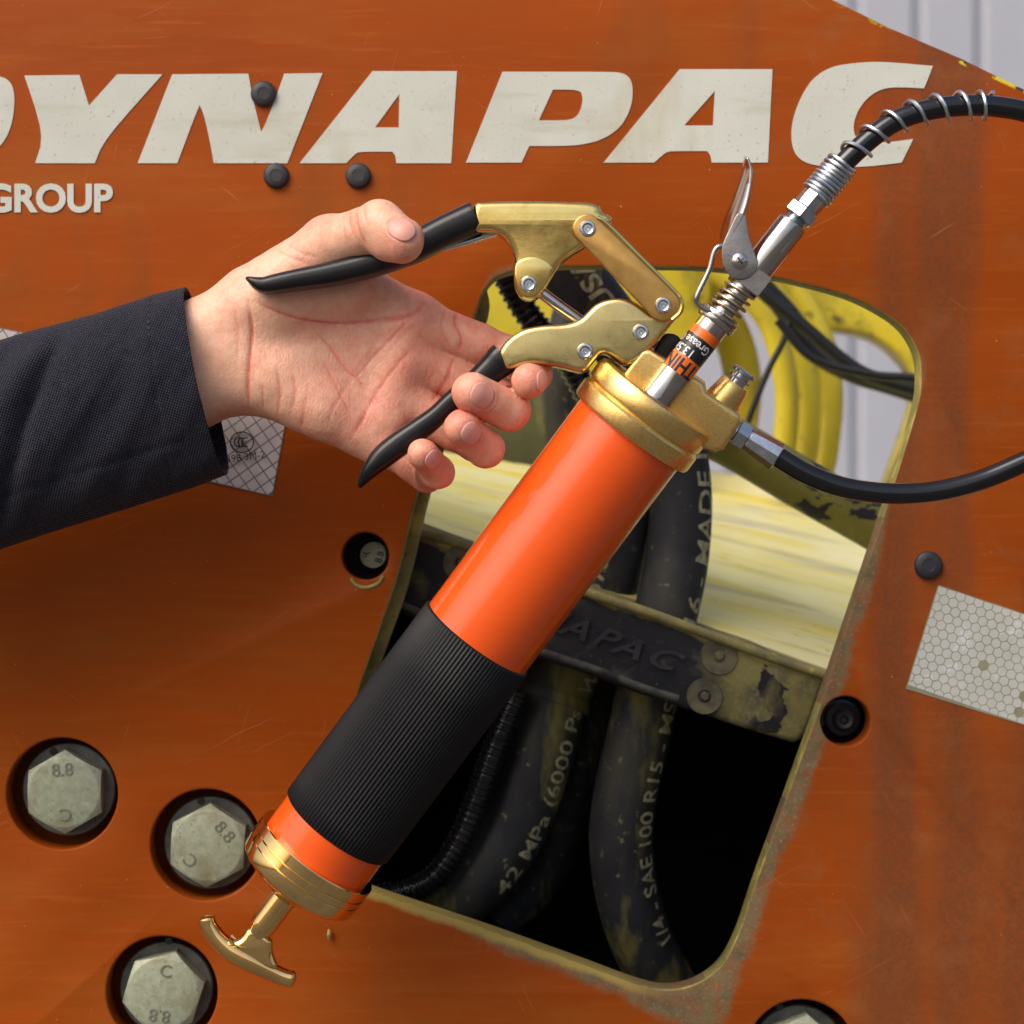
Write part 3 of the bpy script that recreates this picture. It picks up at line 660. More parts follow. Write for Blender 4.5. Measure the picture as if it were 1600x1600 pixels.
# ================================================================== GREASE GUN
gun = empty('grease_gun', P(430, 1480, .04), 'orange and gold grease gun with ribbed black sleeve, levers and hose, held in the hand', 'grease gun')
mmp = .3e-3
cT, sT = math.cos(R(8)), math.sin(R(8))
GA = Vector((-.595*cT, sT, -.804*cT)).normalized(); GR = Vector((.804, 0, -.595)).normalized(); GF = -(GR.cross(GA)).normalized()
GO = P(981, 681, 0)
def G(r, f, d): return GO+GR*(r*.001)+GF*(f*.001)+GA*(d*.001)
def glathe(prof, n=72, r=0, f=0):      # (distance down the axis mm, radius mm)
    return lathe(G(r, f, 0), GA, [(d*.001, q*.001) for d, q in prof], n)
V, F = glathe([(-6, 28.2), (40, 28.2), (130, 28.2), (230, 28.2), (256, 28.2)], 96); MB().add(V, F).build('barrel', M['orange'], gun)
# ribbed rubber sleeve
nr = 96; V = []; F = []; ds = [119.6, 119.8, 120.6, 150, 190, 225, 234.4, 235.2, 235.4]; rs = [28.3, 29.0, 29.7, 29.8, 29.8, 29.8, 29.7, 29.0, 28.3]
d_, u_, v_ = frame_of(GA); per = 6
for d, rr in zip(ds, rs):
    for k in range(nr*per):
        a = 2*math.pi*k/(nr*per); ph = k % per; h = 0 if ph in (0, 1) else (.55 if ph in (3, 4) else .38)
        V.append(G(0, 0, d)+(u_*math.cos(a)+v_*math.sin(a))*(rr-.55+h if rr > 29.1 else rr-.3)*.001)
n = nr*per
for i in range(len(ds)-1):
    for k in range(n): a = i*n+k; b = i*n+(k+1) % n; F.append([a, b, b+n, a+n])
MB().add(V, F).build('ribbed_sleeve', M['rubber'], gun, sharp=50)
# bottom cap
V, F = glathe([(250.5, 29.0), (250.5, 31.4), (251, 31.8), (256.2, 31.8), (256.6, 31.3), (257, 31.8), (260.4, 31.8), (260.8, 31.2), (261.2, 31.6), (267, 31.4), (268.2, 30.8), (270.5, 27.5), (272, 24), (272.6, 20), (274.5, 14), (276.8, 9.6), (278.4, 8.6), (279, 7.2)], 96)
MB().add(V, F).build('end_cap', M['goldshine'], gun)
hm = MB(); V, F = glathe([(276, 6.6), (295, 6.6), (301, 6.2), (303, 5.0)], 40); hm.add(V, F)
yh = G(0, 0, 300).y
def GP(px, py, yy): return P(px, py, yy)
hp = cr([GP(322, 1430, yh), GP(327, 1446, yh), GP(341, 1466, yh), GP(362, 1485, yh), GP(390, 1501, yh), GP(418, 1515, yh), GP(443, 1526, yh), GP(463, 1531, yh)], 8)
rad = []
for i in range(len(hp)):
    t = i/(len(hp)-1); q = .0042+.0012*math.exp(-((t-.52)/.22)**2)
    e = min(t, 1-t)/.05; q *= math.sqrt(max(0.0, 1-(1-min(e, 1))**2)) if e < 1 else 1
    rad.append((max(q, .0003)*1.1, max(q, .0003)))
V, F = tube(hp, rad, 24, power=2.4); hm.add(V, F)
web = weld(plate_mesh(chaikin([(388, 1446), (426, 1466), (424, 1490), (436, 1516), (420, 1520), (372, 1492), (346, 1466), (360, 1474), (378, 1466)], 2), [], yh-.0052, yh+.0052, .0028, 3))
hm.add([v.co for v in web.vertices], [list(p.vertices) for p in web.polygons])
hm.build('pull_handle', M['goldshine'], gun)
# head casting
hd = MB()
V, F = glathe([(-1, 28.4), (-2.0, 31.4), (-3.4, 32.2), (-10.2, 32.2), (-11.4, 31.2), (-12.0, 30.6), (-12.8, 31.2), (-13.6, 31.6), (-20.6, 31.6), (-22.6, 30.6), (-23.4, 28.5), (-23.6, 20)], 96); hd.add(V, F)
def gblock(poly, f0, f1, bevel):
    me = weld(curve_mesh([[(r*.001, -d*.001) for r, d in poly]], (f1-f0)*.0005, bevel*.001, 3)); fc = (f0+f1)/2
    m4 = Matrix.Identity(4)
    for i in range(3): m4[i][0] = GR[i]; m4[i][1] = -GA[i]; m4[i][2] = GF[i]; m4[i][3] = (GO+GF*fc*.001)[i]
    me.transform(m4); return [v.co.copy() for v in me.vertices], [list(p.vertices) for p in me.polygons]
hd.add(*gblock([(-19, -18), (-19, -36), (-16, -39), (10, -41), (14, -41), (17, -38.5), (35, -39.5), (38.5, -37), (39.5, -22), (37, -18), (30, -16)], -19, 5, 2.2))
V, F = lathe(G(26, -7, 0), -GA, [(.030, .0088), (.040, .0086), (.0480, .0074), (.0495, .0066), (.0497, .002)], 40); hd.add(V, F)
head = hd.build('head_casting', M['goldcast'], gun)
V, F = lathe(G(26, -7, 0), -GA, [(.049, .0044), (.0515, .0044), (.0518, .0056), (.0528, .0058), (.0530, .0046), (.0545, .0046), (.0548, .0062), (.0562, .0064), (.0568, .0056), (.0568, .001)], 32); MB().add(V, F).build('bleeder_screw', M['zinc'], gun)
# upper lever (gold part)
ul = [(738, 316), (760, 314), (825, 313), (880, 314), (938, 317), (940, 331), (950, 334), (959, 341), (955, 349), (935, 366), (912, 386), (887, 400), (872, 416), (858, 440), (848, 458), (838, 466), (825, 468), (811, 460), (804, 445), (803, 425), (803, 402), (797, 384), (788, 370), (775, 363), (760, 361), (738, 362)]
ulo = chaikin(ul, 2)
lev = plate('upper_lever', ulo, [], -.0095, .0095, .0032, M['gold'], gun, seg=5)
ear = [(803, 440), (803, 412), (815, 404), (835, 400), (852, 404), (866, 416), (858, 438), (846, 458), (836, 465), (824, 467), (812, 461)]
plate('pivot_ear', chaikin(ear, 2), [], -.0108, .0108, .0012, M['gold'], lev, seg=3)
V, F = tube(cr([P(748, 330, -.0070), P(800, 327, -.0078), P(860, 325, -.0080), P(932, 327, -.0078)], 8), .0042, 14)
# black grips: channel section swept along the lever
def grip(name, cp, parent, power=2.8):
    pts = cr([P(a, b, c) for a, b, c, _, _ in cp], 8); rr = cr([Vector((d, e, 0)) for _, _, _, d, e in cp], 8)
    V, F = tube(pts, [(r.x*.001, r.y*.0003) for r in rr], 32, power=power)
    return MB().add(V, F).build(name, M['black'], parent, sharp=50)
g1 = grip('lever_grip', [(744, 340, 0, 10.2, 25.5), (735, 344, 0, 10.3, 26), (693, 363, 0, 10, 25), (644, 388, 0, 9.8, 24), (579, 413, 0, 9.6, 21), (519, 428, 0, 9.2, 19.5), (462, 438, 0, 8.6, 17), (430, 444, 0, 8, 15.5), (414, 446, 0, 7.6, 13.5), (402, 443, 0, 7, 10.5), (392, 438, 0, 6, 6), (386, 435, 0, 4, 3), (384, 434, 0, 1, 1)], lev)
V, F = tube(cr([P(690, 388, .002), P(730, 378, .002), (P(762, 368, .002)), P(790, 362, .002)], 6), .0016, 12); MB().add(V, F).build('release_rod', M['zinc'], gun)
# lower lever and bracket
ll = [(778, 553), (784, 540), (794, 529), (806, 520), (822, 512), (850, 507), (885, 506), (905, 500), (918, 487), (930, 475), (948, 467), (969, 464), (990, 470), (1008, 482), (1024, 494), (1040, 450), (1058, 455), (1066, 470), (1063, 488), (1052, 505), (987, 580), (944, 546), (930, 562), (915, 582), (900, 580), (880, 574), (856, 570), (838, 568), (822, 570), (806, 575), (792, 577), (785, 570)]
ll = ll[:15]+[(1030, 470), (1040, 450)]+ll[16:]
lo = chaikin(ll, 2)
brk = plate('lower_lever', lo, [], -.0100, .0100, .0026, M['goldflat'], gun, seg=4)
g2 = grip('lever_grip', [(788, 559, 0, 9.6, 26.5), (781, 565, 0, 9.7, 26), (768, 577, 0, 9.2, 23), (738, 603, 0, 9, 19), (707, 627, 0, 8.8, 17), (682, 650, 0, 8.6, 16.5), (655, 671, 0, 8.6, 18.5), (622, 695, 0, 8.6, 20), (598, 714, 0, 8.6, 18.5), (580, 733, 0, 8, 13.5), (569, 748, 0, 6, 8.5), (562, 760, 0, 3, 3.5), (561, 762, 0, 1, 1)], brk)
# link plates with a folded bright edge
def slot(ax, ay, bx, by, r0, r1, n=20):
    a = math.atan2(by-ay, bx-ax); out = []
    for i in range(n+1): t = a+math.pi/2+math.pi*i/n; out.append((ax+r0*math.cos(t), ay+r0*math.sin(t)))
    for i in range(n+1): t = a-math.pi/2+math.pi*i/n; out.append((bx+r1*math.cos(t), by+r1*math.sin(t)))
    return out
lk = plate('link_plate', slot(918, 357, 1037, 476, 22.5, 25.5), [], -.0136, -.0116, .0006, M['goldlink'], gun, seg=2)
plate('link_plate', slot(918, 357, 1037, 476, 22.5, 26), [], .0114, .0134, .0006, M['goldlink'], gun, seg=2)
V, F = tube(cr([P(933, 341, -.0128), P(948, 350, -.0128), P(1000, 402, -.0128), P(1048, 450, -.0128), P(1064, 470, -.0128), P(1063, 487, -.0128), P(1050, 500, -.0128)], 6), (.0012), 10)
MB().add(V, F).build('folded_edge', M['gold'], lk)
me_ = weld(plate_mesh([(936, 338), (950, 346), (1056, 452), (1064, 466), (1060, 478), (1046, 458), (940, 352)], [], -.0126, .0120, .001, 2)); link('link_back', me_, M['gold'], lk)
# plunger rod
V, F = tube([P(838, 452, .0), P(915, 508, 0)], .0029, 24); MB().add(V, F).build('plunger_rod', M['steel'], gun)
# rivets
def rivet(x, y, yf):
    c = P(x, y, yf); k = .001
    V, F = lathe(c, Vector((0, -1, 0)), [(-.001, .0037), (.0006, .0038), (.0012, .0034), (.0013, .0026), (.0010, .0021), (.0003, .0018), (.0003, .0009), (.0007, .0006), (.0007, 0)], 32)
    return MB().add(V, F).build('rivet', M['zinc'], gun)
for x, y, yf in ((918, 357, -.0136), (826, 444, -.0108), (1036, 477, -.0136), (1001, 519, -.0100), (914, 549, -.0100)): rivet(x, y, yf)

# ---- coupler
YC = -.019
CB = P(1027, 620, YC); CT = P(1236, 352, YC-.002); CD = (CT-CB).normalized(); px_ = S*(YC+CAMD)/CAMD
def clathe(prof, n=48): return lathe(CB, CD, [(s*px_, r*px_) for s, r in prof], n)
m_ = MB(); m_.add(*clathe([(-14, 25.5), (-8, 26), (-6, 26), (0, 26), (3, 25), (45, 25), (125, 25), (143, 25), (144, 31), (147, 32.5), (152, 32.5), (154, 30), (156, 33), (160, 33), (162, 20), (163, 18), (235, 18)]))
cp = m_.build('coupler_jaw', M['steel'], gun)
labs = MB().add(*clathe([(47, 25.35), (47, 25.6), (76, 25.6), (76, 25.35)])).build('label_band', M['labelorange'], cp)
MB().add(*clathe([(76.2, 25.35), (76.2, 25.6), (112, 25.6), (112, 25.35)])).build('label_band', M['labelblack'], cp)
MB().add(*clathe([(112.2, 25.35), (112.2, 25.6), (127, 25.6), (127, 25.35)])).build('label_band', M['labelorange'], cp)
def ring_text(txt, s, ang0, size, m, bold=.02, sx=1.0):
    me = text_mesh(txt, size, bold); bm = bmesh.new(); bm.from_mesh(me); bmesh.ops.triangulate(bm, faces=bm.faces)
    w_ = max(v.co.x for v in bm.verts)
    for k in range(-14, 15): bmesh.ops.bisect_plane(bm, geom=bm.verts[:]+bm.edges[:]+bm.faces[:], plane_co=(k*w_/14, 0, 0), plane_no=(1, 0, 0))
    D, N, B = frame_of(CD); r = 25.75*px_
    for v in bm.verts:
        a = ang0-v.co.x*sx/r          # letters read round the ring, their tops toward the gun
        v.co = CB+D*(s*px_-v.co.y)+(N*math.cos(a)+B*math.sin(a))*r
    bm.to_mesh(me); bm.free(); return link('label_print', me, m, cp, sharp=None)
ring_text('THINK', 61, R(-28), .0098, M['blacktext'], .03, sx=.82)
ring_text('13.5in', 84, R(-42), .0058, M['labelwhite'], .012)
ring_text('Grease Coupler', 101, R(-72), .0056, M['labelwhite'], .012, sx=.9)
# upper coupler body, flats cut, clevis
bd = MB(); bd.add(*clathe([(232, 16), (232, 24), (240, 25), (290, 25), (338, 24.5), (343, 23), (344, 15), (345, 12)], 48)); cbody = bd.build('coupler_body', M['steel'], gun)
def cbox(s0, s1, hw, y0, y1, bevel=1.2):
    D = Vector((CD.x, 0, CD.z)).normalized(); Nn = Vector((D.z, 0, -D.x)); bm = bmesh.new(); vs = []
    for yy in (y0, y1):
        for (s, h) in ((s0, -hw), (s1, -hw), (s1, hw), (s0, hw)):
            vs.append(bm.verts.new(CB+D*(s*px_)+Nn*(h*px_)+Vector((0, yy, 0))))
    for q in ((0, 1, 2, 3), (7, 6, 5, 4), (0, 4, 5, 1), (1, 5, 6, 2), (2, 6, 7, 3), (3, 7, 4, 0)): bm.faces.new([vs[i] for i in q])
    bmesh.ops.recalc_face_normals(bm, faces=bm.faces); bmesh.ops.bevel(bm, geom=bm.edges[:], offset=bevel*px_, segments=2, affect='EDGES')
    me = bpy.data.meshes.new('m'); bm.to_mesh(me); bm.free(); return me
link('clevis', cbox(216, 252, 27, -.0088, .0080), M['plate'], gun)
link('wrench_flat', cbox(292, 330, 15, -.0079, -.0060, 1), M['zinc'], cbody)
# lever of the coupler
yl0, yl1 = YC-.0105, YC-.0090
blade = [(1127, 399), (1129, 380), (1143, 352), (1152, 331), (1166, 335), (1167, 350), (1170, 368), (1179, 396), (1184, 408), (1184, 418), (1178, 429), (1166, 436), (1152, 437), (1139, 430), (1130, 418)]
cl = plate('coupler_lever', chaikin(blade, 2), [], yl0, yl1, .0004, M['plate'], gun)
hand_l = [(1168, 246), (1173, 252), (1176, 266), (1175, 290), (1166, 330), (1166, 338), (1152, 331), (1140, 350), (1129, 384), (1126, 382), (1131, 356), (1150, 314), (1160, 278), (1164, 252)]
V = []; F = []; left = cr([(1166, 245, 0), (1160, 275, 0), (1147, 312, 0), (1131, 352, 0), (1126, 384, 0)], 8); right_ = cr([(1170, 246, 0), (1176, 266, 0), (1174, 295, 0), (1164, 334, 0), (1135, 384, 0)], 8)
nL = len(left)
for i in range(nL):
    a, b = left[i], right_[i]
    for j in range(7):
        t = j/6; p = a.lerp(b, t); V.append(P(p.x, p.y, YC-.0098+.0190*(1-t)**2.2)+Vector((0, 0, 0)))
for i in range(nL-1):
    for j in range(6): q = i*7+j; F.append([q, q+1, q+8, q+7])
o = MB().add(V, F).build('lever_blade', M['steel'], cl); md = o.modifiers.new('thick', 'SOLIDIFY'); md.thickness = .0009
V, F = lathe(P(1156, 408, yl0), Vector((0, -1, 0)), [(-.012, .003), (0, .0038), (.0008, .0038), (.0016, .003), (.0019, .0015), (.0019, 0)], 28); sc = MB().add(V, F).build('pivot_screw', M['steel'], cl)
for a_ in (35, 125):
    dv = Vector((math.cos(R(a_)), 0, math.sin(R(a_))))*.0019; c0 = P(1156, 408, yl0)+Vector((0, -.0019, 0)); V, F = tube([c0-dv, c0+dv], (.0004), 6); MB().add(V, F).build('cross_slot', M['blacktext'], sc)
V, F = tube(cr([P(1133, 384, YC-.009), P(1122, 386, YC-.0095), P(1115, 396, YC-.0095), P(1108, 422, YC-.0095), P(1090, 460, YC-.0095), P(1089, 472, YC-.009), P(1096, 480, YC-.0085), P(1108, 486, YC-.008)], 8), .0013, 12); MB().add(V, F).build('coupler_link', M['steel'], gun)
# springs
def helix(o, D, s0, s1, r0, r1, turns, wire, name, m, par, n=26):
    _, N, B = frame_of(D); pts = []; cnt = int(turns*n)
    for i in range(cnt+1):
        t = i/cnt; a = 2*math.pi*turns*t; r = r0+(r1-r0)*t; pts.append(o+D*(s0+(s1-s0)*t)+(N*math.cos(a)+B*math.sin(a))*r)
    V, F = tube(pts, wire, 8, transport=True); return MB().add(V, F).build(name, m, par)
helix(CB, CD, 163*px_, 216*px_, 27*px_, 24*px_, 4.6, .0009, 'coupler_spring', M['goldwire'], gun)
# top fitting + hose
F0 = CT; FD = (P(1317, 256, YC-.002)-P(1236, 352, YC-.002)).normalized()
def flathe(prof, n=40, o=F0, D=FD): return lathe(o, D, [(s*px_, r*px_) for s, r in prof], n)
th = [(-2, 16)]
for i in range(7): th += [(i*2.4, 18), (i*2.4+1.2, 16)]
fit = MB().add(*flathe(th+[(18, 14)])).build('threaded_end', M['zinc'], gun)
def hexn(o, D, s0, s1, r, name, m, par):
    V, F = lathe(o, D, [(s0*px_, r*.86*px_), ((s0+2)*px_, r*px_), ((s1-2)*px_, r*px_), (s1*px_, r*.86*px_)], 6)
    ob = MB().add(V, F).build(name, m, par, sharp=25); return ob
hexn(F0, FD, 14, 34, 27, 'hex_nut', M['zinc'], gun)
V, F = flathe([(33, 19), (36, 21), (50, 22), (64, 21), (66, 17)], 8); MB().add(V, F).build('crimp_collar', M['zinc'], gun, sharp=20)
HC = cr([F0+FD*(60*px_), F0+FD*(100*px_), F0+FD*(125*px_), P(1358, 218, YC-.001), P(1400, 189, YC), P(1450, 172, YC+.001), P(1505, 165, YC+.002), P(1560, 167, YC+.003), P(1620, 180, YC+.005), P(1700, 215, -.01), P(1780, 290, -.004), P(1820, 400, 0), P(1815, 530, .002), P(1740, 640, .004), P(1660, 695, .004), P(1600, 722, .004), P(1530, 751, .004), P(1460, 768, .003), P(1390, 771, .002), P(1320, 762, .001), P(1262, 741, 0), P(1215, 713, 0), P(1190, 696, 0)], 12)
V, F = tube(HC, .0049, 28); hs = MB().add(V, F).build('flexible_hose', M['hose'], gun)
# wire spring round the hose: dense then open
Ls = [0]
for i in range(1, len(HC)): Ls.append(Ls[-1]+(HC[i]-HC[i-1]).length)
def hose_at(s):
    i = max(0, min(len(Ls)-2, int(np.searchsorted(Ls, s))-1)); t = (s-Ls[i])/(Ls[i+1]-Ls[i]); c = HC[i].lerp(HC[i+1], t); T, N, B = frame_of(HC[i+1]-HC[i]); return c, T, N, B
pts = []; s = -.0005; a = 0; segs = []
s_dense = .0185; s_end = .0185+.079
while s < s_end:
    c, T, N, B = hose_at(max(s, 1e-5)); dense = s < s_dense
    r = .0071 if dense else .0064
    pts.append(c+(N*math.cos(a)+B*math.sin(a))*r)
    pitch = .0021 if dense else (.0112 if s < s_end-.009 else .006)
    a += 2*math.pi/22; s += pitch/22
V, F = tube(pts, .00098, 8, transport=True); MB().add(V, F).build('hose_spring', M['wire'], gun)
# lower fitting
FL = P(1140, 668, 0); FLD = (P(1222, 719, 0)-FL).normalized()
MB().add(*flathe([(-6, 15), (14, 15), (14, 12)], 32, FL, FLD)).build('threaded_end', M['zinc'], gun)
hexn(FL, FLD, 12, 34, 22, 'hex_nut', M['zinc'], gun)
V, F = flathe([(33, 17), (36, 19), (62, 21.5), (88, 24), (90, 21), (90, 16)], 9, FL, FLD); MB().add(V, F).build('crimp_collar', M['zinc'], gun, sharp=20)
# black clip behind the coupler
link('hose_clip', weld(plate_mesh(chaikin([(1020, 550), (1034, 526), (1041, 520), (1058, 522), (1068, 536), (1050, 564), (1034, 570)], 1), [], .004, .016, .001, 2)), M['black'], gun)

# ================================================================== HAND (signed distance modelling)
person = empty('person', P(-60, 760, .03), 'arm in dark navy jacket sleeve, hand gripping both black levers of the grease gun', 'person')
def A3(px, py, ymm): v = P(px, py, ymm*.001); return np.array([v.x, v.y, v.z], dtype=np.float32)*1000.0     # work in mm
def cone(p, a, b, r1, r2):
    ba = b-a; h = np.clip(((p-a)@ba)/(ba@ba), 0, 1); return np.linalg.norm(p-a-h[:, None]*ba, axis=1)-(r1+(r2-r1)*h)
def smin(a, b, k):
    h = np.clip(.5+.5*(b-a)/k, 0, 1); return b+(a-b)*h-k*h*(1-h)
def ell(p, c, r, ax=None):
    q = (p-c)
    if ax is not None: q = q@ax.T
    q = q/np.array(r, dtype=np.float32); l = np.linalg.norm(q, axis=1)+1e-6
    return (l-1)*min(r)*1.0
J = dict(w=A3(350, 540, 32), w0=A3(160, 610, 32))
fingers = {
 'index': [(660, 506, 31, 11.2), (795, 556, 31, 9.2), (834, 585, 8, 8.6), (826, 595, -9, 8.2)],
 'middle': [(662, 566, 32, 11.0), (788, 628, 34, 9.8), (796, 641, -2, 9.6), (737, 613, -18, 9.3)],
 'ring': [(640, 632, 32, 10.6), (745, 690, 30, 9.2), (758, 701, -1, 8.8), (721, 668, -17, 8.2)],
 'little': [(602, 690, 31, 9.6), (668, 742, 28, 8.2), (684, 737, 2, 7.6), (661, 709, -14, 7.2)],
}
FJ = {k: [(A3(a, b, c), r) for a, b, c, r in v] for k, v in fingers.items()}
TH = [(A3(405, 470, 27), 18.0), (A3(515, 384, 15), 14.0), (A3(594, 354, -12), 12.0), (A3(631, 373, -20), 9.4)]
def sd(p):
    # forearm and wrist
    arm = cone(p, A3(60, 640, 34), A3(375, 500, 31), 24, 18.0)
    arm = smin(arm, cone(p, A3(80, 700, 34), A3(385, 582, 32), 24, 16.0), 16)
    palm = cone(p, A3(385, 540, 32), FJ['index'][0][0], 16, 12)
    for k in ('middle', 'ring', 'little'):
        palm = smin(palm, cone(p, A3(395, 560, 33), FJ[k][0][0], 15, FJ[k][0][1]+1), 8)
    palm = smin(palm, cone(p, A3(438, 590, 27), A3(590, 688, 30), 17.2, 10.5), 8)        # heel on the little finger side
    palm = smin(palm, cone(p, A3(415, 600, 29), A3(500, 640, 25), 13, 13), 8)
    palm = smin(palm, cone(p, TH[0][0], TH[1][0], 18, 13.5), 9)                            # thumb base
    palm = smin(palm, cone(p, A3(440, 480, 23), A3(545, 455, 21), 14, 12), 9)
    palm = smin(palm, cone(p, A3(530, 415, 20), A3(640, 482, 29), 8.5, 8), 10)            # web
    palm = smin(palm, cone(p, A3(640, 515, 27), A3(610, 650, 27), 10.5, 10), 7)            # pads under the fingers
    d = smin(arm, palm, 13)
    th = cone(p, TH[1][0], TH[2][0], 13.6, 11.4)
    th = smin(th, cone(p, TH[2][0], TH[3][0], 12.0, 9.6), 3)
    th = smin(th, cone(p, A3(606, 380, -15), A3(628, 384, -18), 8.5, 8), 4)
    d = smin(d, th, 6)
    fs = None
    for k, v in FJ.items():
        f = cone(p, v[0][0], v[1][0], v[0][1], v[1][1]); f = smin(f, cone(p, v[1][0], v[2][0], v[1][1], v[2][1]*.97), 2.5)
        f = smin(f, cone(p, v[2][0], v[3][0], v[2][1], v[3][1]), 2.5)
        mid = (v[0][0]+v[1][0])/2; f = smin(f, cone(p, v[0][0]*.7+v[1][0]*.3+np.array([0, -1.5, 0], dtype=np.float32), v[0][0]*.35+v[1][0]*.65+np.array([0, -1.2, 0], dtype=np.float32), v[1][1]*.95, v[1][1]*.95), 4)
        fs = f if fs is None else smin(fs, f, .6)
    return smin(d, fs, 4.5)
# creases: (points in photo px, depth mm, width mm)
creases = [([(664, 474), (640, 492), (587, 501), (530, 506), (470, 499), (425, 484), (400, 470)], .75, 1.0),
 ([(650, 488), (612, 528), (585, 556), (562, 583)], .5, .8), ([(652, 536), (615, 577), (584, 621), (566, 657), (548, 686)], .55, .8),
 ([(480, 505), (513, 540), (542, 579), (561, 595), (576, 624)], .45, .8), ([(388, 470), (394, 520), (389, 570), (387, 605), (390, 640)], 1.0, 1.2),
 ([(432, 575), (438, 610), (434, 650)], .5, 1.0), ([(458, 585), (462, 610), (455, 645)], .45, 1.0), ([(410, 600), (412, 640)], .4, 1.0),
 ([(575, 572), (545, 600), (520, 640), (512, 665)], .3, .8), ([(600, 520), (560, 575), (535, 600)], .2, .7), ([(480, 610), (474, 650), (470, 670)], .35, 1.0),
 ([(716, 480), (712, 505), (722, 530), (714, 552)], .7, 1.1), ([(700, 475), (690, 510), (705, 545)], .3, 1), ([(712, 557), (704, 575), (700, 600)], .6, 1.1),
 ([(700, 585), (693, 600), (672, 632)], .4, 1.0), ([(560, 318), (556, 335), (562, 365), (574, 385)], .55, 1.1), ([(548, 325), (545, 345), (552, 370)], .45, 1.0), ([(571, 316), (569, 335), (574, 350)], .35, .9), ([(535, 345), (538, 365), (545, 385)], .35, .9),
 ([(445, 376), (470, 395), (500, 402)], .3, 1), ([(430, 390), (455, 402), (480, 412)], .3, 1), ([(600, 560), (632, 520), (655, 505)], .22, .7), ([(497, 550), (530, 610), (548, 650)], .22, .7), ([(365, 470), (372, 520), (370, 580)], .2, 1.2)]
def crease_amt(px, py, depth_ok):
    out = np.zeros(len(px), dtype=np.float32)
    for pts, dep, wid in creases:
        q = cr([(a, b, 0) for a, b in pts], 6); best = np.full(len(px), 1e9, dtype=np.float32); bt = np.zeros(len(px))
        for i in range(len(q)-1):
            a = np.array(q[i][:2]); b = np.array(q[i+1][:2]); ba = b-a; t = np.clip(((px-a[0])*ba[0]+(py-a[1])*ba[1])/(ba@ba), 0, 1)
            dd = np.hypot(px-a[0]-t*ba[0], py-a[1]-t*ba[1])*.31; u = dd < best; best[u] = dd[u]; bt[u] = ((i+t)/(len(q)-1))[u]
        fade = np.clip(np.minimum(bt, 1-bt)*6, 0.25, 1)
        out += dep*fade*(np.exp(-(best/(wid*.55))**2)*1.0+.35*np.exp(-(best/(wid*2.2))**2))
    return out*depth_ok
def grad(p, e=.25):
    g = np.stack([sd(p+np.array(v, dtype=np.float32)*e)-sd(p-np.array(v, dtype=np.float32)*e) for v in ((1, 0, 0), (0, 1, 0), (0, 0, 1))], 1)
    return g/(np.linalg.norm(g, axis=1)[:, None]+1e-9)
def nets(lo, hi, h, B=4):
    nb = np.ceil((hi-lo)/(h*B)).astype(int); n = nb*B+1
    cc = np.stack(np.meshgrid(*[lo[i]+(np.arange(nb[i])+.5)*h*B for i in range(3)], indexing='ij'), -1).reshape(-1, 3).astype(np.float32)
    act = np.abs(sd(cc)).reshape(nb) < h*B*1.9
    idx = np.argwhere(act); D = np.full(n, 99., dtype=np.float32)
    off = np.stack(np.meshgrid(*[np.arange(B+1)]*3, indexing='ij'), -1).reshape(-1, 3)
    mask = np.zeros(n, bool)
    for o in off: mask[tuple((idx*B+o).T)] = True
    pi = np.argwhere(mask); vals = np.concatenate([sd((lo+c*h).astype(np.float32)) for c in np.array_split(pi, max(1, len(pi)//200000))])
    D[mask] = vals; 
    s = D < 0; valid = mask
    cs = np.zeros(np.array(n)-1, int); vc = np.ones(np.array(n)-1, bool)
    for o in np.ndindex(2, 2, 2):
        sl = tuple(slice(o[i], n[i]-1+o[i]) for i in range(3)); cs += s[sl]; vc &= valid[sl]
    cell = (cs > 0) & (cs < 8) & vc; ci = np.argwhere(cell); vid = -np.ones(cell.shape, int); vid[cell] = np.arange(len(ci))
    pos = lo+(ci+.5)*h
    quads = []
    for ax in range(3):
        a1, a2 = (ax+1) % 3, (ax+2) % 3
        e = np.eye(3, dtype=int)
        m0 = s; sh = [slice(None)]*3; sh[ax] = slice(0, -1); s2 = [slice(None)]*3; s2[ax] = slice(1, None)
        x = (m0[tuple(sh)] != m0[tuple(s2)]) & valid[tuple(sh)] & valid[tuple(s2)]
        ei = np.argwhere(x); ok = (ei[:, a1] > 0) & (ei[:, a2] > 0) & (ei[:, a1] < n[a1]-1) & (ei[:, a2] < n[a2]-1); ei = ei[ok]
        inside_ = s[tuple(ei.T)]
        q = np.stack([vid[tuple((ei+o).T)] for o in (0*e[0], -e[a1], -e[a1]-e[a2], -e[a2])], 1)
        good = (q >= 0).all(1); q = q[good]; f = inside_[good]; q[~f] = q[~f][:, ::-1]; quads.append(q)
    return pos.astype(np.float32), np.concatenate(quads)
lo_ = np.array([-205., -45, -10]); hi_ = np.array([45., 70, 165])
pos, quads = nets(lo_, hi_, .9)
for _ in range(3):
    g = grad(pos); pos = pos-g*np.clip(sd(pos), -1, 1)[:, None]
g = grad(pos)
ypos = pos[:, 1]*.001; kk = S*(ypos+CAMD)/CAMD*1000
ppx = 800+pos[:, 0]/kk; ppy = 800-pos[:, 2]/kk
front = np.clip((-g[:, 1]-.15)*3, 0, 1)
palm_ok = front*np.clip((pos[:, 1]+2)/4, 0, 1); thumb_ok = front*(ppy < 420)
amt = crease_amt(ppx, ppy, np.maximum(palm_ok, thumb_ok))
low = np.array([mn.noise(Vector(q)*.055)*.55+mn.noise(Vector(q)*.16)*.22 for q in pos.tolist()], dtype=np.float32)
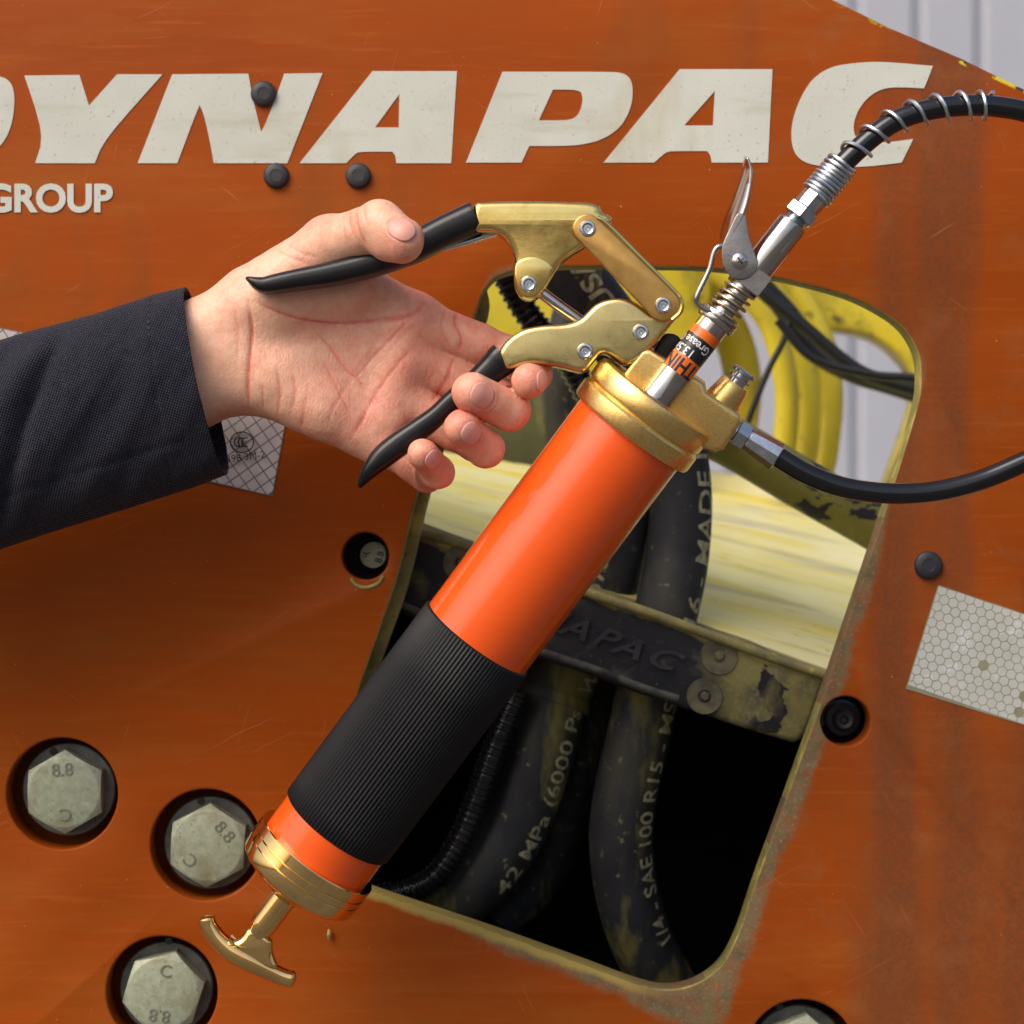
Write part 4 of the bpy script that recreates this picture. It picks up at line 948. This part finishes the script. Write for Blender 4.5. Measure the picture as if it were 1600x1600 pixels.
# nails: (finger chain end, normal direction, size mm)
nails = []
def nail_spec(a, b, nd, ln, wd, shift):
    ax = (b-a)/np.linalg.norm(b-a); nd = np.array(nd, dtype=np.float32); nd = nd-ax*(nd@ax); nd /= np.linalg.norm(nd); sd_ = np.cross(ax, nd); return dict(c=b+ax*shift, ax=ax, n=nd, s=sd_, l=ln, w=wd)
nails.append(nail_spec(TH[2][0], TH[3][0], (.15, -1, .30), 14.0, 10.5, 2.0))
nails.append(nail_spec(A3(850, 592, 6), FJ['index'][3][0], (.40, -1, -.10), 9.0, 9.0, -.5))
nails.append(nail_spec(FJ['middle'][2][0], FJ['middle'][3][0], (.0, -1, .05), 12.5, 11.0, -.5))
nails.append(nail_spec(FJ['ring'][2][0], FJ['ring'][3][0], (.0, -1, .1), 11.0, 9.6, -.5))
nails.append(nail_spec(FJ['little'][2][0], FJ['little'][3][0], (.15, -1, .1), 9.5, 8.4, -.5))
groove = np.zeros(len(pos), dtype=np.float32); tip = np.zeros(len(pos), dtype=np.float32)
for nl in nails:
    q = pos-nl['c']; u = q@nl['s']/(nl['w']/2); v = (q@nl['ax']-0.5)/(nl['l']/2); nn_ = q@nl['n']
    rr = (np.abs(u)**2.6+np.abs(v)**2.6)**(1/2.6); on = (nn_ > 0) & (rr < 1.6)
    groove += np.where(on, .38*np.exp(-((rr-1.0)/.07)**2)*np.clip(.9-v*1.0, 0, 1)-.22*np.exp(-((rr-1.18)/.14)**2)*np.clip(.9-v, 0, 1)+(rr < .95)*.30, 0)
    tip += np.exp(-(np.linalg.norm(q, axis=1)/11.0)**2)
wr = mn
pos = pos+g*(low-amt-groove)[:, None]
me = mesh((pos*.001).tolist(), quads.tolist())
# skin tone attribute: red where blood shows (tips, creases, thumb base)
red = np.clip(.12+tip*.75+amt*.8+.42*np.clip((ppx-400)/250, 0, 1)*np.clip(pos[:, 1]/20+.5, 0, 1), 0, 1)
ca = me.attributes.new('redness', 'FLOAT', 'POINT')
if len(me.vertices) == len(red): ca.data.foreach_set('value', red.astype(np.float32))
def skin_material():
    m = bpy.data.materials.new('skin'); m.use_nodes = True; N = m.node_tree; L = N.links; b = N.nodes['Principled BSDF']
    at = nm(m, 'ShaderNodeAttribute', attribute_name='redness'); tc = nm(m, 'ShaderNodeTexCoord')
    n = nm(m, 'ShaderNodeTexNoise'); n.inputs['Scale'].default_value = 55; n.inputs['Detail'].default_value = 6; L.new(tc.outputs['Object'], n.inputs['Vector'])
    a = nm(m, 'ShaderNodeMath', operation='MULTIPLY_ADD'); n3 = nm(m, 'ShaderNodeTexNoise'); n3.inputs['Scale'].default_value = 330; n3.inputs['Detail'].default_value = 5; L.new(tc.outputs['Object'], n3.inputs['Vector'])
    ad_ = nm(m, 'ShaderNodeMath', operation='MULTIPLY_ADD'); L.new(n3.outputs['Fac'], ad_.inputs[0]); ad_.inputs[1].default_value = .6; L.new(n.outputs['Fac'], ad_.inputs[2])
    L.new(ad_.outputs[0], a.inputs[0]); a.inputs[1].default_value = 1.25; a.inputs[2].default_value = -1.0
    s = nm(m, 'ShaderNodeMath', operation='ADD'); s.use_clamp = True; L.new(a.outputs[0], s.inputs[0]); L.new(at.outputs['Fac'], s.inputs[1])
    x = nm(m, 'ShaderNodeMix', data_type='RGBA'); L.new(s.outputs[0], x.inputs[0]); x.inputs[6].default_value = (.80, .47, .32, 1); x.inputs[7].default_value = (.68, .19, .13, 1)
    L.new(x.outputs[2], b.inputs['Base Color']); b.inputs['Roughness'].default_value = .44
    b.inputs['Subsurface Weight'].default_value = .25; b.inputs['Subsurface Radius'].default_value = (1, .35, .2); b.inputs['Subsurface Scale'].default_value = .004
    v = nm(m, 'ShaderNodeTexVoronoi'); v.inputs['Scale'].default_value = 900; L.new(tc.outputs['Object'], v.inputs['Vector'])
    mp = nm(m, 'ShaderNodeMapping'); mp.inputs['Scale'].default_value = (1.5, 1, .8); mp.inputs['Rotation'].default_value = (0, R(20), 0); L.new(tc.outputs['Object'], mp.inputs[0])
    n2 = nm(m, 'ShaderNodeTexNoise'); n2.inputs['Scale'].default_value = 330; n2.inputs['Detail'].default_value = 8; n2.inputs['Distortion'].default_value = 1.2; L.new(mp.outputs[0], n2.inputs['Vector'])
    b1 = nm(m, 'ShaderNodeBump'); b1.inputs['Strength'].default_value = .22; b1.inputs['Distance'].default_value = .0004; L.new(v.outputs['Distance'], b1.inputs['Height'])
    b2 = nm(m, 'ShaderNodeBump'); b2.inputs['Strength'].default_value = .45; b2.inputs['Distance'].default_value = .0007; L.new(n2.outputs['Fac'], b2.inputs['Height']); L.new(b1.outputs[0], b2.inputs['Normal'])
    L.new(b2.outputs[0], b.inputs['Normal']); return m
SKIN = skin_material()
hand = link('hand_and_forearm', me, SKIN, person, sharp=None); me.polygons.foreach_set('use_smooth', [True]*len(me.polygons))
NAIL = mat('fingernail', (.74, .35, .28), (.68, .30, .24), rough=.42, scale=200)
for nl in nails:
    V = []; F = []; nu, nv = 15, 15
    for i in range(nv):
        for j in range(nu):
            u, v = 2*j/(nu-1)-1, 2*i/(nv-1)-1
            k2 = 1/max((abs(u)**2.6+abs(v)**2.6)**(1/2.6)/max(abs(u), abs(v), 1e-6), 1e-6); u2, v2 = u*k2*.93, v*k2*.93
            V.append(nl['c']+nl['s']*u2*nl['w']/2+nl['ax']*(v2*nl['l']/2+.5)+nl['n']*nl['w']*.62)
    V = np.array(V, dtype=np.float32)
    for _ in range(14): V = V-grad(V)*np.clip(sd(V)-.10, -1.5, 1.5)[:, None]*.8
    for i in range(nv-1):
        for j in range(nu-1): q = i*nu+j; F.append([q, q+1, q+nu+1, q+nu])
    o = link('fingernail', mesh((V*.001).tolist(), F), NAIL, person, sharp=None); o.data.polygons.foreach_set('use_smooth', [True]*len(o.data.polygons))
    md = o.modifiers.new('thick', 'SOLIDIFY'); md.thickness = .0006; md.offset = 0

# ---- sleeve
def sleeve():
    V = []; F = []; nu, nv = 150, 120
    cu = cr([P(-260, 800, .036), P(-60, 732, .036), (P(60, 680, .034)), P(180, 625, .033), P(250, 592, .032), P(318, 560, .031)], 1)
    tops = [(-260, 640), (-60, 555), (0, 537), (60, 520), (150, 496), (240, 466), (292, 454)]
    bots = [(-260, 960), (-60, 876), (0, 853), (100, 820), (200, 789), (300, 757), (352, 737)]
    def ip(t, arr):
        t = t*(len(arr)-1); i = min(int(t), len(arr)-2); f = t-i; return arr[i][0]*(1-f)+arr[i+1][0]*f, arr[i][1]*(1-f)+arr[i+1][1]*f
    for i in range(nu+1):
        t = i/nu; a = ip(t, tops); b = ip(t, bots); c = Vector(((a[0]+b[0])/2, (a[1]+b[1])/2)); h = (Vector(b)-Vector(a))/2
        for j in range(nv):
            th = 2*math.pi*j/nv; cy, sy = math.cos(th), math.sin(th)
            q = c+h*cy; dep = 34.0*math.copysign(abs(sy)**.9, sy)
            # bow of the cuff toward the hand
            if t > .6: q = q+Vector((9, -3))*((t-.6)/.4)*max(0, sy)*-1*0.2
            x = q.x; yv = q.y
            # folds running across the sleeve
            wv = 0
            wv += 4.5*math.exp(-((x-60+.35*(yv-560))/26)**2)*(sy > 0)*sy-4.0*math.exp(-((x-95+.32*(yv-560))/16)**2)*max(sy, 0)
            wv += 3.4*mn.noise(Vector((x*.018+yv*.01, yv*.006-x*.003, 1.3*sy)))+.8*mn.noise(Vector((x*.05+yv*.03, yv*.02, sy+4)))
            seam = -0.5*math.exp(-((x-(243+.12*(yv-480)))/3.0)**2)
            wv += seam*(1+.4*math.sin(yv*.9))
            wv -= 1.4*math.exp(-((yv-(735-.30*(x-150)*1.05))/5)**2)*max(sy, 0)*(x < 300)   # long seam
            V.append(P(q.x, q.y, .033)+Vector((0, -(dep+wv)*.001, 0)))
    for i in range(nu):
        for j in range(nv): a = i*nv+j; b = i*nv+(j+1) % nv; F.append([a, a+nv, b+nv, b])
    return V, F
V, F = sleeve()
def cloth():
    m = mat('navy_woven_cloth', (.012, .012, .022), (.016, .016, .027), rough=.8, scale=12, spec=.2, layers=[((.030, .030, .044), 900, .50, .72, (.35, 1, 1.6)), ((.006, .006, .012), 700, .52, .7, (1.6, 1, .35))]); N = m.node_tree; L = N.links; b = N.nodes['Principled BSDF']
    b.inputs['Sheen Weight'].default_value = .10; b.inputs['Sheen Roughness'].default_value = .4
    tc = nm(m, 'ShaderNodeTexCoord'); mp = nm(m, 'ShaderNodeMapping'); mp.inputs['Rotation'].default_value = (0, R(-17), 0); L.new(tc.outputs['Object'], mp.inputs[0])
    ad = None
    for i, ax in enumerate('XZ'):
        wv = nm(m, 'ShaderNodeTexWave', bands_direction=ax); wv.inputs['Scale'].default_value = 260; wv.inputs['Distortion'].default_value = 1.5; L.new(mp.outputs[0], wv.inputs['Vector'])
        if ad is None: ad = wv.outputs['Fac']
        else:
            x = nm(m, 'ShaderNodeMath', operation='ADD'); L.new(ad, x.inputs[0]); L.new(wv.outputs['Fac'], x.inputs[1]); ad = x.outputs[0]
    bp = nm(m, 'ShaderNodeBump'); bp.inputs['Strength'].default_value = .9; bp.inputs['Distance'].default_value = .0005; L.new(ad, bp.inputs['Height']); L.new(bp.outputs[0], b.inputs['Normal'])
    return m
CL = cloth()
so = MB().add(V, F).build('jacket_sleeve', CL, person, sharp=None); so.data.polygons.foreach_set('use_smooth', [True]*len(so.data.polygons))
md = so.modifiers.new('thick', 'SOLIDIFY'); md.thickness = .0016; md.offset = 1
# row of stitches along the hem
st = MB()
for i in range(26):
    yv = 470+i*10.2; x = 241+.12*(yv-480)
    t = (yv-462)/(745-462); sy = math.sqrt(max(0.02, 1-(2*t-1)**2)); dep = 34*sy**.9
    p = P(x, yv, .033)+Vector((0, -(dep+1.3)*.001, 0)); V, F = tube([p+Vector((0, .0003, .0009)), p+Vector((0, -.0002, 0)), p+Vector((0.0001, .0003, -.0009))], .00022, 6); st.add(V, F)
M['thread'] = mat('navy_thread', (.05, .05, .065), rough=.6)
st.build('hem_stitching', M['thread'], so, kind='stuff')
